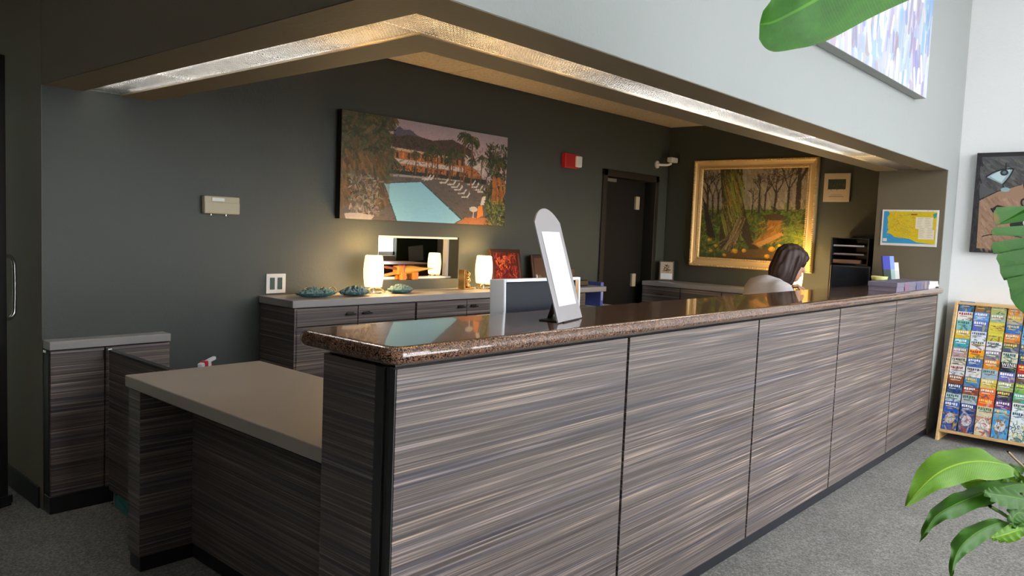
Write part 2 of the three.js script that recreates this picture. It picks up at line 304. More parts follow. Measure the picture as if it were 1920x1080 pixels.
{
  const t = thing('soffit_light', 'angled strip light with prismatic plastic lens in the header soffit', 'light fixture');
  const y0 = YS - 0.002, y1 = 2.11, xo = 0.171, xi = 0.341, zo = -0.165, zi = -0.341, w = 0.004;
  part('trough', [
    box(xo, XC, y1, y1 + 0.01, zi, zo), box(xo, xi, y1, y1 + 0.01, ZB, zi),
    box(xo - w, XC, y0, y1 + 0.01, zo, zo + w), box(xi - w, XC, YS, y1 + 0.01, zi - w, zi), box(xo - w, xo, y0, y1 + 0.01, ZB, zo), box(xi - w, xi, YS, y1 + 0.01, ZB, zi),
  ], M.trough, t, 'white painted trough');
  const xs = [xo + 0.002, 1.0, 2.03, 3.06, 4.09, XC - 0.002], zs = [ZB + 0.002, -1.77, -1.055, zi - 0.002];
  for (let i = 0; i < 5; i++) part('lens_panel', lensGeometry(xs[i] + 0.002, xs[i + 1] - 0.002, zi + 0.005, zo - 0.006, YS - 0.006), M.lens, t);
  for (let i = 0; i < 3; i++) part('lens_panel', lensGeometry(xo + 0.005, xi - 0.006, zs[i] + 0.002, zs[i + 1] - 0.002, YS - 0.006), M.lens, t);
  const tubeM = (k, c) => mat(rgb(0.9, 0.9, 0.9), 0.4, { emissive: c, emissiveIntensity: k });
  const cool = rgb(1, 0.95, 0.88), warm = rgb(1, 0.62, 0.26);
  // fluorescent tubes over the middle and, weaker, over the side run
  for (const [a, b, k] of [[1.5, 2.65, 1], [2.75, 3.9, 1]]) {
    part('fluorescent_tube', new THREE.CylinderGeometry(0.012, 0.012, b - a, 12).rotateZ(Math.PI / 2).translate((a + b) / 2, 2.075, -0.253), tubeM(75 * k, cool), t);
    const l = new THREE.RectAreaLight(cool, 90 * k, b - a, 0.024); l.position.set((a + b) / 2, 2.058, -0.253); l.lookAt((a + b) / 2, 0, -0.253); t.add(l);
  }
  for (const [a, b, k] of [[-2.35, -1.45, 0.13], [-1.4, -0.8, 0.13]]) {
    part('fluorescent_tube', new THREE.CylinderGeometry(0.012, 0.012, b - a, 12).rotateX(Math.PI / 2).translate(0.256, 2.075, (a + b) / 2), tubeM(75 * k, cool), t);
    const l = new THREE.RectAreaLight(cool, 90 * k, 0.024, b - a); l.position.set(0.256, 2.058, (a + b) / 2); l.lookAt(0.256, 0, (a + b) / 2); t.add(l);
  }
  for (const [x, z] of [[0.256, -0.6], [0.62, -0.253], [1.02, -0.253], [4.25, -0.253]]) {
    const b = part('light_bulb', lathe([[0, -0.052], [0.018, -0.048], [0.029, -0.03], [0.03, -0.018], [0.022, 0.004], [0.014, 0.02], [0.013, 0.045], [0, 0.045]], 20), mat(rgb(0.9, 0.85, 0.75), 0.4, { emissive: warm, emissiveIntensity: 8 }), t, 'warm bulb'); b.position.set(x, 2.064, z);
    const l = new THREE.PointLight(warm, 0.28); l.position.set(x, 2.04, z); l.castShadow = true; l.shadow.radius = 1.2; t.add(l);
  }
}

{
  const sh = new THREE.Shape([[0, 0], [0.2, 0], [0, 0.055]].map(([x, y]) => new THREE.Vector2(x, y))), g = new THREE.ExtrudeGeometry(sh, { depth: 0.04, bevelEnabled: true, bevelSize: 0.002, bevelThickness: 0.002, bevelSegments: 1 });
  solo('door_wedge', metreUV(g.rotateY(-Math.PI / 2).translate(0.29, 0.002, -2.31)), mat(rgb(0.05, 0.22, 0.20), 0.5), 'teal rubber door wedge on the carpet under the swing gate', 'door wedge');
}
// ------------------------------------------------------------------ pictures
const css = (r, g, b, a = 1) => `rgba(${r | 0},${g | 0},${b | 0},${a})`;
function jit(c, k, a = 1) { const d = rr(-k, k); return css(c[0] + d + rr(-k, k) * 0.5, c[1] + d + rr(-k, k) * 0.5, c[2] + d + rr(-k, k) * 0.5, a); }
function poly(g, pts, fill) { g.fillStyle = fill; g.beginPath(); pts.forEach(([x, y], i) => (i ? g.lineTo(x, y) : g.moveTo(x, y))); g.closePath(); g.fill(); }
function dabs(g, n, x0, y0, x1, y1, cols, s0, s1, ang = null, k = 18, al = 0.8) {
  for (let i = 0; i < n; i++) { const s = rr(s0, s1), a = ang === null ? rr(0, 6.28) : ang + rr(-0.35, 0.35), x = rr(x0, x1), y = rr(y0, y1); g.strokeStyle = jit(cols[(rnd() * cols.length) | 0], k, al); g.lineWidth = s * rr(0.15, 0.4); g.lineCap = 'round'; g.beginPath(); g.moveTo(x, y); g.lineTo(x + Math.cos(a) * s, y + Math.sin(a) * s); g.stroke(); }
}
function palm(g, x, y, h, s, cols, trunk = [95, 62, 40]) {
  g.strokeStyle = css(...trunk); g.lineWidth = s * 0.09; g.beginPath(); g.moveTo(x, y); g.quadraticCurveTo(x + s * 0.05, y - h * 0.5, x, y - h); g.stroke();
  for (let i = 0; i < 26; i++) { const a = (i / 26) * 6.28 + rr(-0.2, 0.2), L = s * rr(0.35, 0.6); g.strokeStyle = jit(cols[(rnd() * cols.length) | 0], 15); g.lineWidth = s * 0.05; g.beginPath(); g.moveTo(x, y - h); g.quadraticCurveTo(x + Math.cos(a) * L * 0.6, y - h - Math.sin(a) * L * 0.5 - s * 0.1, x + Math.cos(a) * L, y - h - Math.sin(a) * L * 0.35 + s * 0.18); g.stroke(); }
}
function paintOver(g, W, H, n, s0, s1, k) {   // break flat areas into small strokes of their own colour
  const d = g.getImageData(0, 0, W, H).data;
  for (let i = 0; i < n; i++) { const x = rr(0, W), y = rr(0, H), o = ((y | 0) * W + (x | 0)) * 4, s = rr(s0, s1), a = rr(0, 6.283); g.strokeStyle = jit([d[o], d[o + 1], d[o + 2]], k, 0.7); g.lineWidth = s * rr(0.2, 0.5); g.lineCap = 'round'; g.beginPath(); g.moveTo(x + rr(-s, s) * 0.6, y + rr(-s, s) * 0.6); g.lineTo(x + Math.cos(a) * s, y + Math.sin(a) * s); g.stroke(); }
}
const poolTex = canvasTex(1400, 640, (g, W, H) => {
  const X = (u) => u * W, Y = (v) => v * H;
  const sk = g.createLinearGradient(0, 0, 0, Y(0.25)); sk.addColorStop(0, '#a598a4'); sk.addColorStop(1, '#c2a2a8'); g.fillStyle = sk; g.fillRect(0, 0, W, H);
  poly(g, [[X(0.26), Y(0.3)], [X(0.27), Y(0.12)], [X(0.30), Y(0.07)], [X(0.33), Y(0.1)], [X(0.36), Y(0.085)], [X(0.40), Y(0.13)], [X(0.46), Y(0.16)], [X(0.5), Y(0.3)]], '#5b5568');
  poly(g, [[X(0.2), Y(0.36)], [X(0.25), Y(0.19)], [X(0.36), Y(0.14)], [X(0.5), Y(0.16)], [X(0.62), Y(0.12)], [X(0.75), Y(0.2)], [X(0.8), Y(0.42)]], '#4a3a33');
  dabs(g, 260, X(0.24), Y(0.16), X(0.78), Y(0.34), [[62, 48, 40], [46, 44, 34], [84, 52, 44]], 8, 26);
  // two storey motel block with white balcony bands
  poly(g, [[X(0.2), Y(0.28)], [X(0.62), Y(0.31)], [X(0.82), Y(0.36)], [X(0.82), Y(0.52)], [X(0.2), Y(0.52)]], '#b0693a');
  poly(g, [[X(0.2), Y(0.275)], [X(0.62), Y(0.3)], [X(0.62), Y(0.325)], [X(0.2), Y(0.30)]], '#c9a98c');
  poly(g, [[X(0.2), Y(0.385)], [X(0.7), Y(0.40)], [X(0.7), Y(0.445)], [X(0.2), Y(0.425)]], '#cbbdb2');
  poly(g, [[X(0.7), Y(0.25)], [X(0.84), Y(0.36)], [X(0.84), Y(0.50)], [X(0.78), Y(0.40)], [X(0.7), Y(0.36)]], '#cdbfba');
  for (let i = 0; i < 15; i++) { g.fillStyle = i % 3 ? '#3c2a22' : '#e0822f'; g.fillRect(X(0.22 + i * 0.033), Y(0.32), X(0.013), Y(0.06)); g.fillStyle = i % 2 ? '#2f2a26' : '#c9793a'; g.fillRect(X(0.225 + i * 0.033), Y(0.45), X(0.015), Y(0.07)); }
  poly(g, [[X(0.2), Y(0.5)], [X(0.86), Y(0.5)], [X(0.86), Y(0.57)], [X(0.2), Y(0.56)]], '#262a20');
  dabs(g, 300, X(0.2), Y(0.45), X(0.85), Y(0.56), [[34, 42, 28], [52, 58, 34], [30, 30, 26]], 8, 22);
  poly(g, [[X(0.2), Y(0.54)], [X(0.7), Y(0.535)], [X(0.7), Y(0.55)], [X(0.2), Y(0.565)]], '#9c9086');
  // terrace
  poly(g, [[0, Y(0.57)], [W, Y(0.55)], [W, H], [0, H]], '#5d534c');
  dabs(g, 500, X(0.1), Y(0.57), X(0.9), H, [[96, 84, 78], [74, 66, 60], [110, 92, 82]], 10, 40, 0.05, 10, 0.5);
  poly(g, [[X(0.218), Y(0.635)], [X(0.436), Y(0.585)], [X(0.705), Y(0.955)], [X(0.66), H], [X(0.295), H]], '#274a52');
  poly(g, [[X(0.224), Y(0.642)], [X(0.434), Y(0.595)], [X(0.692), Y(0.955)], [X(0.648), H], [X(0.302), H]], '#8cc2d4');
  dabs(g, 130, X(0.34), Y(0.82), X(0.6), Y(0.99), [[150, 205, 218], [128, 190, 208]], 14, 60, 0.1, 6, 0.5);
  g.strokeStyle = '#6ba6ba'; g.lineWidth = 2.5; g.beginPath(); g.moveTo(X(0.265), Y(0.81)); g.lineTo(X(0.52), Y(0.75)); g.stroke();
  for (const [u, v] of [[0.62, 0.56], [0.645, 0.585], [0.665, 0.61], [0.69, 0.645], [0.715, 0.68], [0.75, 0.54], [0.775, 0.565], [0.8, 0.59], [0.82, 0.61], [0.46, 0.53], [0.48, 0.53], [0.57, 0.55]]) { poly(g, [[X(u - 0.025), Y(v + 0.025)], [X(u + 0.012), Y(v + 0.02)], [X(u + 0.03), Y(v - 0.025)], [X(u + 0.034), Y(v - 0.01)], [X(u + 0.018), Y(v + 0.035)], [X(u - 0.022), Y(v + 0.04)]], '#cfc6bd'); }
  poly(g, [[X(0.66), H], [X(0.72), Y(0.93)], [X(0.86), Y(0.92)], [X(0.93), H]], '#a5663a');
  g.fillStyle = '#c9bdb2'; g.beginPath(); g.ellipse(X(0.775), Y(0.835), X(0.028), Y(0.03), 0, 0, 7); g.fill(); g.fillRect(X(0.772), Y(0.84), X(0.006), Y(0.09)); poly(g, [[X(0.8), Y(0.93)], [X(0.805), Y(0.80)], [X(0.835), Y(0.79)], [X(0.845), Y(0.9)]], '#d6802f');
  poly(g, [[X(0.83), Y(0.7)], [X(0.86), Y(0.66)], [X(0.85), Y(0.78)], [X(0.82), Y(0.79)]], '#d8cdbf');
  // palms and foliage
  for (const [u, v, h, s] of [[0.40, 0.52, 0.2, 95], [0.47, 0.53, 0.22, 105], [0.53, 0.56, 0.30, 100], [0.61, 0.57, 0.28, 120], [0.68, 0.6, 0.34, 110], [0.75, 0.62, 0.52, 170], [0.70, 0.56, 0.5, 140]]) palm(g, X(u), Y(v), Y(h), s, [[62, 74, 36], [84, 84, 40], [48, 56, 34]], [118, 74, 46]);
  for (let i = 0; i < 9; i++) palm(g, X(0.02 + i * 0.028), Y(rr(0.7, 0.9)), Y(rr(0.45, 0.75)), rr(150, 230), [[78, 82, 46], [104, 92, 54], [60, 70, 40], [126, 98, 58]], [104, 76, 48]);
  for (let i = 0; i < 7; i++) palm(g, X(rr(0.3, 0.84)), Y(rr(0.5, 0.56)), Y(rr(0.12, 0.3)), rr(80, 120), [[56, 66, 36], [76, 76, 42], [44, 50, 32]], [100, 66, 42]);
  palm(g, X(0.93), Y(0.9), Y(0.62), 210, [[58, 76, 36], [84, 92, 44], [40, 52, 30]], [120, 76, 40]);
  dabs(g, 700, X(0.86), Y(0.12), W, H, [[38, 52, 26], [66, 78, 34], [26, 34, 20], [92, 74, 34]], 12, 46);
  dabs(g, 90, X(0.9), Y(0.45), X(0.99), Y(0.72), [[176, 108, 44], [150, 84, 36]], 16, 50, 1.5);
  dabs(g, 120, X(0.87), Y(0.72), X(0.99), H, [[120, 142, 40], [168, 160, 70], [70, 92, 36]], 8, 26);
  dabs(g, 1500, 0, 0, X(0.25), Y(0.6), [[66, 66, 38], [84, 76, 44], [50, 58, 34], [100, 80, 50], [62, 74, 46]], 16, 70, null, 16, 0.7);
  dabs(g, 500, 0, Y(0.36), X(0.22), Y(0.8), [[112, 82, 44], [138, 98, 50], [84, 68, 40], [70, 70, 42]], 20, 80, 1.2, 16, 0.6);
  dabs(g, 420, X(0.05), Y(0.58), X(0.2), Y(0.95), [[128, 118, 108], [92, 84, 74], [60, 54, 44], [150, 140, 132]], 10, 34);
  poly(g, [[X(0.02), Y(0.95)], [X(0.09), Y(0.94)], [X(0.18), Y(0.96)], [X(0.16), H], [X(0.03), H]], '#aaa098');
  dabs(g, 500, X(0.26), Y(0.16), X(0.86), Y(0.5), [[52, 58, 34], [74, 66, 40], [40, 44, 28], [96, 72, 46]], 6, 20, null, 14, 0.6);
  paintOver(g, W, H, 9000, 4, 13, 16);
  poly(g, [[X(0.228), Y(0.648)], [X(0.432), Y(0.602)], [X(0.684), Y(0.953)], [X(0.644), Y(0.995)], [X(0.306), Y(0.995)]], 'rgba(142,196,214,0.7)');
});
function canvasPicture(name, label, tex, W, H, D, pos, turn, edge = 0x20201c) {   // stretched canvas, faces local +z
  const t = thing(name, label, 'picture', pos, turn);
  part('stretcher', rbox(-W / 2, W / 2, -H / 2, H / 2, 0, D - 0.001, 0.003), mat(edge, 0.7), t);
  const g = new THREE.PlaneGeometry(W - 0.004, H - 0.004).translate(0, 0, D + 0.0005);
  part('painted_face', g, mat(0xffffff, 0.55, { map: tex }), t);
  return t;
}
canvasPicture('pool_picture', 'wide canvas print of a motel swimming pool with palms on the dark wall', poolTex, 1.47, 0.65, 0.045, [2.318, 1.74, ZB + 0.002], 0);

const forestTex = canvasTex(1000, 820, (g, W, H) => {
  const X = (u) => u * W, Y = (v) => v * H;
  g.fillStyle = '#948a76'; g.fillRect(0, 0, W, H);
  dabs(g, 900, 0, 0, W, Y(0.5), [[166, 156, 136], [140, 132, 112], [120, 112, 94], [176, 160, 136]], 20, 60, 1.3, 12, 0.6);
  poly(g, [[0, Y(0.46)], [W, Y(0.44)], [W, H], [0, H]], '#3d4a20');
  dabs(g, 1500, 0, Y(0.45), W, Y(0.95), [[84, 112, 40], [66, 92, 34], [108, 126, 46], [50, 64, 28], [124, 112, 54]], 16, 60, null, 14, 0.7);
  const tree = (x, y, h, w, k) => { g.strokeStyle = css(46 + k, 36 + k, 26 + k); g.lineCap = 'round'; const br = (x0, y0, a, L, lw, n) => { const x1 = x0 + Math.cos(a) * L, y1 = y0 - Math.sin(a) * L; g.lineWidth = lw; g.beginPath(); g.moveTo(x0, y0); g.lineTo(x1, y1); g.stroke(); if (n > 0) for (let i = 0; i < 3; i++) br(x1, y1, a + rr(-0.6, 0.6), L * rr(0.5, 0.75), lw * 0.55, n - 1); }; br(x, y, 1.57 + rr(-0.1, 0.1), h, w, 4); };
  for (const [u, v, h, w] of [[0.06, 0.5, 0.2, 22], [0.12, 0.55, 0.24, 16], [0.17, 0.5, 0.22, 18], [0.57, 0.48, 0.16, 18], [0.62, 0.47, 0.2, 14], [0.71, 0.46, 0.18, 20], [0.83, 0.45, 0.22, 18], [0.92, 0.42, 0.26, 44], [0.5, 0.5, 0.12, 10]]) tree(X(u), Y(v), Y(h), w, rr(0, 16));
  poly(g, [[0, Y(0.3)], [X(0.05), Y(0.4)], [X(0.12), Y(0.62)], [X(0.16), Y(0.78)], [X(0.08), Y(0.76)], [X(0.04), Y(0.55)]], '#2b2418');
  // the big mossy trunk with roots
  poly(g, [[X(0.17), 0], [X(0.39), 0], [X(0.40), Y(0.3)], [X(0.46), Y(0.55)], [X(0.52), Y(0.78)], [X(0.62), Y(0.9)], [X(0.5), Y(0.88)], [X(0.42), Y(0.74)], [X(0.32), Y(0.92)], [X(0.2), Y(0.9)], [X(0.2), Y(0.7)], [X(0.21), Y(0.4)]], '#3b331f');
  for (let i = 0; i < 300; i++) { const u = rr(0.2, 0.38), v = rr(0, 0.6); g.strokeStyle = jit([[140, 146, 50], [92, 84, 46], [156, 122, 56], [60, 52, 34], [116, 130, 60]][(rnd() * 5) | 0], 14, 0.75); g.lineWidth = rr(4, 14); g.beginPath(); g.moveTo(X(u), Y(v)); g.quadraticCurveTo(X(u + 0.02), Y(v + 0.1), X(u + 0.05), Y(v + rr(0.12, 0.22))); g.stroke(); }
  for (let i = 0; i < 60; i++) { const u = rr(0.36, 0.44); g.strokeStyle = jit([[120, 104, 70], [90, 74, 44], [56, 46, 30], [150, 130, 90]][(rnd() * 4) | 0], 14, 0.85); g.lineWidth = rr(4, 11); g.beginPath(); g.moveTo(X(u), Y(rr(0.52, 0.66))); g.quadraticCurveTo(X(u - 0.05), Y(0.74), X(u - rr(0.05, 0.22)), Y(rr(0.8, 0.93))); g.stroke(); }
  // stone basin and stream
  g.fillStyle = '#4a3a22'; g.beginPath(); g.ellipse(X(0.72), Y(0.535), X(0.1), Y(0.045), 0, 0, 7); g.fill();
  poly(g, [[X(0.65), Y(0.56)], [X(0.79), Y(0.56)], [X(0.77), Y(0.66)], [X(0.8), Y(0.7)], [X(0.6), Y(0.86)], [X(0.52), Y(0.82)], [X(0.66), Y(0.68)]], '#9a6a28');
  dabs(g, 130, X(0.56), Y(0.6), X(0.78), Y(0.82), [[160, 112, 46], [184, 140, 70], [120, 80, 34]], 16, 50, -0.6, 14, 0.6);
  poly(g, [[X(0.55), Y(0.82)], [X(0.79), Y(0.68)], [X(0.81), Y(0.72)], [X(0.6), Y(0.85)]], '#b98a4c');
  poly(g, [[X(0.2), H], [X(0.3), Y(0.92)], [X(0.7), Y(0.86)], [X(0.9), Y(0.9)], [X(0.8), H]], '#5c4526');
  dabs(g, 220, X(0.84), Y(0.66), W, Y(0.86), [[128, 140, 40], [100, 116, 36], [74, 90, 30]], 20, 60, null, 12, 0.8);
  for (const [u, v, r] of [[0.1, 0.8, 22], [0.17, 0.86, 20], [0.36, 0.91, 32], [0.45, 0.9, 24], [0.71, 0.87, 32], [0.78, 0.83, 20], [0.67, 0.95, 26], [0.12, 0.92, 20], [0.26, 0.96, 18]]) { g.fillStyle = '#b8831f'; g.beginPath(); g.ellipse(X(u), Y(v), r, r * 0.72, 0, 0, 7); g.fill(); g.fillStyle = '#d6a634'; g.beginPath(); g.ellipse(X(u) - 4, Y(v) - 5, r * 0.6, r * 0.4, 0, 0, 7); g.fill(); }
  paintOver(g, W, H, 7000, 5, 16, 14);
});
{ // gilt frame, faces -x
  const W = 1.155, H = 0.98, b = 0.085, t = thing('forest_painting', 'forest painting with big mossy tree in a broad gilt frame', 'picture', [XR - 0.002, 1.616, -1.615], -Math.PI / 2);
  const gilt = mat(rgb(0.72, 0.52, 0.25), 0.45, { metalness: 0.25 });
  const rail = (L, turn, x, y) => { // mitred moulding with a stepped profile
    const s = new THREE.Shape([[0, 0], [0, 0.03], [0.008, 0.046], [0.02, 0.05], [0.03, 0.04], [0.055, 0.034], [0.066, 0.04], [0.074, 0.032], [b, 0.02], [b, 0]].map(([p, q]) => new THREE.Vector2(p, q)));
    const g = new THREE.ExtrudeGeometry(s, { depth: L, bevelEnabled: false, steps: 1 }), p = g.attributes.position;
    for (let i = 0; i < p.count; i++) { const pr = p.getX(i), q = p.getY(i), e = p.getZ(i) < L / 2 ? 1 : -1; p.setXYZ(i, (e > 0 ? -L / 2 + pr : L / 2 - pr), -pr, q); }
    g.computeVertexNormals(); g.rotateZ(turn); g.translate(x, y, 0); return g;
  };
  for (const [L, a, x, y] of [[W, 0, 0, H / 2], [W, Math.PI, 0, -H / 2], [H, Math.PI / 2, -W / 2, 0], [H, -Math.PI / 2, W / 2, 0]]) part('frame_rail', rail(L, a, x, y), gilt, t, 'gilt moulded frame rail');
  const bead = new THREE.IcosahedronGeometry(0.0075, 1), beads = [];
  for (const [w, h] of [[W - 0.022, H - 0.022], [W - 2 * b + 0.012, H - 2 * b + 0.012]]) {
    const z = w > W - 0.1 ? 0.05 : 0.036;
    for (let i = 0; i < w / 0.016; i++) for (const s of [-1, 1]) beads.push(bead.clone().translate(-w / 2 + i * 0.016, s * h / 2, z));
    for (let i = 0; i < h / 0.016; i++) for (const s of [-1, 1]) beads.push(bead.clone().translate(s * w / 2, -h / 2 + i * 0.016, z));
  }
  part('beading', beads, gilt, t).userData.kind = 'stuff';
  part('painted_face', new THREE.PlaneGeometry(W - 2 * b + 0.004, H - 2 * b + 0.004).translate(0, 0, 0.012), mat(0xffffff, 0.45, { map: forestTex }), t);
}
const mapTex = canvasTex(800, 560, (g, W, H) => {
  g.fillStyle = '#efeee6'; g.fillRect(0, 0, W, H); g.fillStyle = '#3f9fd6'; g.fillRect(24, 24, W - 48, H - 60);
  poly(g, [[90, 24], [W - 24, 24], [W - 24, H - 36], [520, H - 60], [420, H - 110], [330, H - 120], [200, H - 130], [150, H - 180], [80, H - 190], [110, H - 240], [88, H - 320], [96, 200], [78, 120], [110, 70]], '#e3c92a');
  dabs(g, 500, 110, 40, W - 40, H - 150, [[222, 196, 40], [236, 210, 60], [212, 176, 44], [206, 200, 90]], 10, 50, null, 14, 0.5);
  for (let i = 0; i < 26; i++) { g.strokeStyle = ['#b8772a', '#c9a23a', '#9fae6a'][i % 3]; g.lineWidth = 2; g.beginPath(); let x = rr(120, 500), y = rr(60, H - 170); g.moveTo(x, y); for (let k = 0; k < 5; k++) { x += rr(-40, 60); y += rr(-40, 40); g.lineTo(x, y); } g.stroke(); }
  dabs(g, 120, 110, 50, 500, H - 150, [[150, 80, 40], [70, 90, 150], [120, 60, 60]], 4, 10, 0, 20, 0.9);
  g.fillStyle = '#8e4f2a'; g.fillRect(415, 62, 90, 18);
  poly(g, [[490, 110], [730, 110], [730, 300], [760, 300], [760, 450], [540, 450], [540, 290], [490, 290]], '#efe8cf');
  for (let i = 0; i < 24; i++) { g.fillStyle = 'rgba(120,110,90,0.5)'; g.fillRect(510 + (i % 2) * 110 + (i > 11 ? 40 : 0), 125 + ((i / 2) | 0) * 26, rr(50, 90), 5); }
  poly(g, [[720, 60], [776, 40], [776, 100], [740, 130]], '#3aa09a'); g.fillStyle = '#e9e6dd'; g.fillRect(34, H - 110, 60, 50);
});
{
  const t = thing('coast_map', 'yellow and blue coast map with white border on the pier', 'map', [XC - 0.001, 1.525, -0.23], -Math.PI / 2);
  part('backing', rbox(-0.195, 0.195, -0.135, 0.135, 0, 0.005, 0.001, 1), M.paper, t);
  part('printed_sheet', new THREE.PlaneGeometry(0.388, 0.268).translate(0, 0, 0.0056), mat(0xffffff, 0.4, { map: mapTex }), t);
}
{
  const tx = canvasTex(256, 300, (g, W, H) => { g.fillStyle = '#b9aa92'; g.fillRect(0, 0, W, H); g.fillStyle = '#28332a'; g.fillRect(36, 58, 184, 112); dabs(g, 60, 40, 62, 210, 164, [[46, 66, 50], [30, 44, 34], [60, 80, 56]], 10, 26, 1.5); g.fillStyle = '#75654f'; g.fillRect(50, 248, 156, 7); g.fillRect(70, 232, 116, 4); });
  const t = thing('small_certificate', 'small pale framed certificate beside the gilt framed painting', 'picture', [XR - 0.002, 1.85, -0.885], -Math.PI / 2);
  part('frame', [rbox(-0.107, 0.107, -0.118, 0.118, 0, 0.012, 0.002)], mat(rgb(0.45, 0.38, 0.30), 0.5), t);
  part('printed_sheet', new THREE.PlaneGeometry(0.2, 0.222).translate(0, 0, 0.0126), mat(0xffffff, 0.5, { map: tx }), t);
}
const faceTex = canvasTex(1060, 1000, (g, W, H) => {
  g.fillStyle = '#2b2a2c'; g.fillRect(0, 0, W, H);
  poly(g, [[40, 40], [1020, 40], [1020, 180], [560, 300], [420, 330], [240, 380], [60, 460], [40, 300]], '#5a5a5c');
  dabs(g, 500, 40, 40, 1020, 330, [[92, 92, 92], [74, 74, 78], [112, 108, 100], [58, 58, 62]], 30, 90, 0.6, 10, 0.5);
  poly(g, [[60, 480], [240, 390], [430, 335], [600, 290], [1020, 190], [1020, 960], [70, 960]], '#a3826a');
  dabs(g, 700, 70, 430, 1020, 960, [[168, 136, 112], [150, 118, 96], [184, 152, 128], [134, 104, 84]], 24, 80, 0.9, 10, 0.45);
  poly(g, [[110, 240], [200, 180], [330, 150], [380, 165], [330, 260], [285, 315], [200, 280]], '#9db7c0'); poly(g, [[150, 232], [230, 190], [350, 168], [300, 250], [270, 296], [205, 266]], '#c6dde2');
  g.fillStyle = '#33363c'; g.beginPath(); g.ellipse(290, 200, 42, 30, 0, 0, 7); g.fill(); g.fillStyle = '#5f8088'; g.beginPath(); g.ellipse(290, 198, 20, 15, 0, 0, 7); g.fill();
  g.strokeStyle = '#202024'; g.lineWidth = 14; g.lineCap = 'round'; const st = (...p) => { g.beginPath(); g.moveTo(...p[0]); for (let i = 1; i < p.length; i++) g.quadraticCurveTo(...p[i][0], ...p[i][1]); g.stroke(); };
  st([110, 240], [[230, 150], [380, 165]]); st([300, 110], [[300, 150], [302, 180]]); st([380, 165], [[350, 250], [285, 315]]); st([285, 315], [[285, 345], [310, 355]]);
  g.fillStyle = '#8fb4bd'; g.beginPath(); g.ellipse(315, 368, 46, 22, 0, 0, 7); g.fill();
  g.lineWidth = 18; st([500, 60], [[580, 160], [520, 260]], [[470, 330], [530, 380]], [[580, 430], [490, 470]], [[470, 510], [520, 540]]);
  poly(g, [[190, 560], [250, 520], [420, 560], [600, 540], [740, 520], [740, 590], [560, 620], [400, 610], [250, 590]], '#2a2428'); st([190, 560], [[250, 640], [330, 660]]);
  g.fillStyle = '#2a282c'; g.beginPath(); g.ellipse(540, 700, 150, 70, -0.1, 0, 7); g.fill(); g.strokeStyle = '#d8d6d0'; g.lineWidth = 12; g.beginPath(); g.arc(560, 690, 36, 0, 6.28); g.stroke(); g.beginPath(); g.arc(560, 690, 14, 0, 6.28); g.stroke();
  g.lineWidth = 10; g.strokeStyle = '#1b1b1e'; st([120, 840], [[300, 780], [560, 850]]);
  dabs(g, 200, 0, 0, 46, H, [[34, 34, 38], [60, 56, 58]], 20, 60, 1.5, 8, 0.7);
  paintOver(g, W, H, 900, 4, 14, 6);
});
canvasPicture('face_painting', 'grey and tan abstract face painting with one large eye on the white wall', faceTex, 0.66, 0.73, 0.045, [XR - 0.002, 1.73, 0.455], -Math.PI / 2, 0x1a1a1c);
const paleTex = canvasTex(1200, 900, (g, W, H) => {
  g.fillStyle = '#b6bdc9'; g.fillRect(0, 0, W, H);
  dabs(g, 2200, 0, -80, W, H, [[190, 197, 206], [166, 182, 206], [196, 188, 190], [150, 170, 202], [206, 206, 204], [176, 174, 192]], 40, 190, 1.5, 10, 0.5);
  dabs(g, 260, 0, 0, W, H, [[120, 140, 196], [146, 132, 172], [114, 160, 190], [160, 136, 148]], 30, 140, 1.55, 16, 0.55);
  dabs(g, 120, 0, 0, W, H, [[218, 218, 218]], 30, 120, 1.5, 4, 0.9);
});
canvasPicture('abstract_painting', 'large pale blue and white abstract painting above the counter', paleTex, 2.06, 1.5, 0.062, [3.12, 3.06, 0.002], 0, 0x9a9c96);
// ------------------------------------------------------------------ wall fittings
{
  const t = thing('thermostat', 'beige wall thermostat with small display on the dark wall', 'thermostat', [0.846, 1.456, ZB]);
  part('housing', rbox(-0.1, 0.1, -0.047, 0.047, 0, 0.032, 0.006, 3), M.ivory, t);
  part('flap', rbox(-0.098, 0.098, -0.044, 0.014, 0.032, 0.036, 0.002), M.ivory, t);
  part('display', rbox(-0.058, 0.012, 0.02, 0.038, 0.032, 0.0345, 0.001), mat(rgb(0.5, 0.52, 0.46), 0.2), t, 'pale grey display');
  for (const x of [-0.055, 0.03]) part('screw', cyl(0.004, 0.004, 0.01, x, -0.056, 0.016, 10), M.chrome, t);
}
{
  const t = thing('wall_outlet', 'white double outlet plate above the credenza top', 'outlet', [1.19, 1.03, ZB]);
  part('plate', rbox(-0.062, 0.062, -0.056, 0.056, 0, 0.007, 0.003), M.offWhite, t);
  for (const x of [-0.024, 0.024]) part('socket', rbox(x - 0.015, x + 0.015, -0.034, 0.034, 0.006, 0.0095, 0.002), mat(rgb(0.03, 0.06, 0.05), 0.4), t, 'dark socket insert');
}
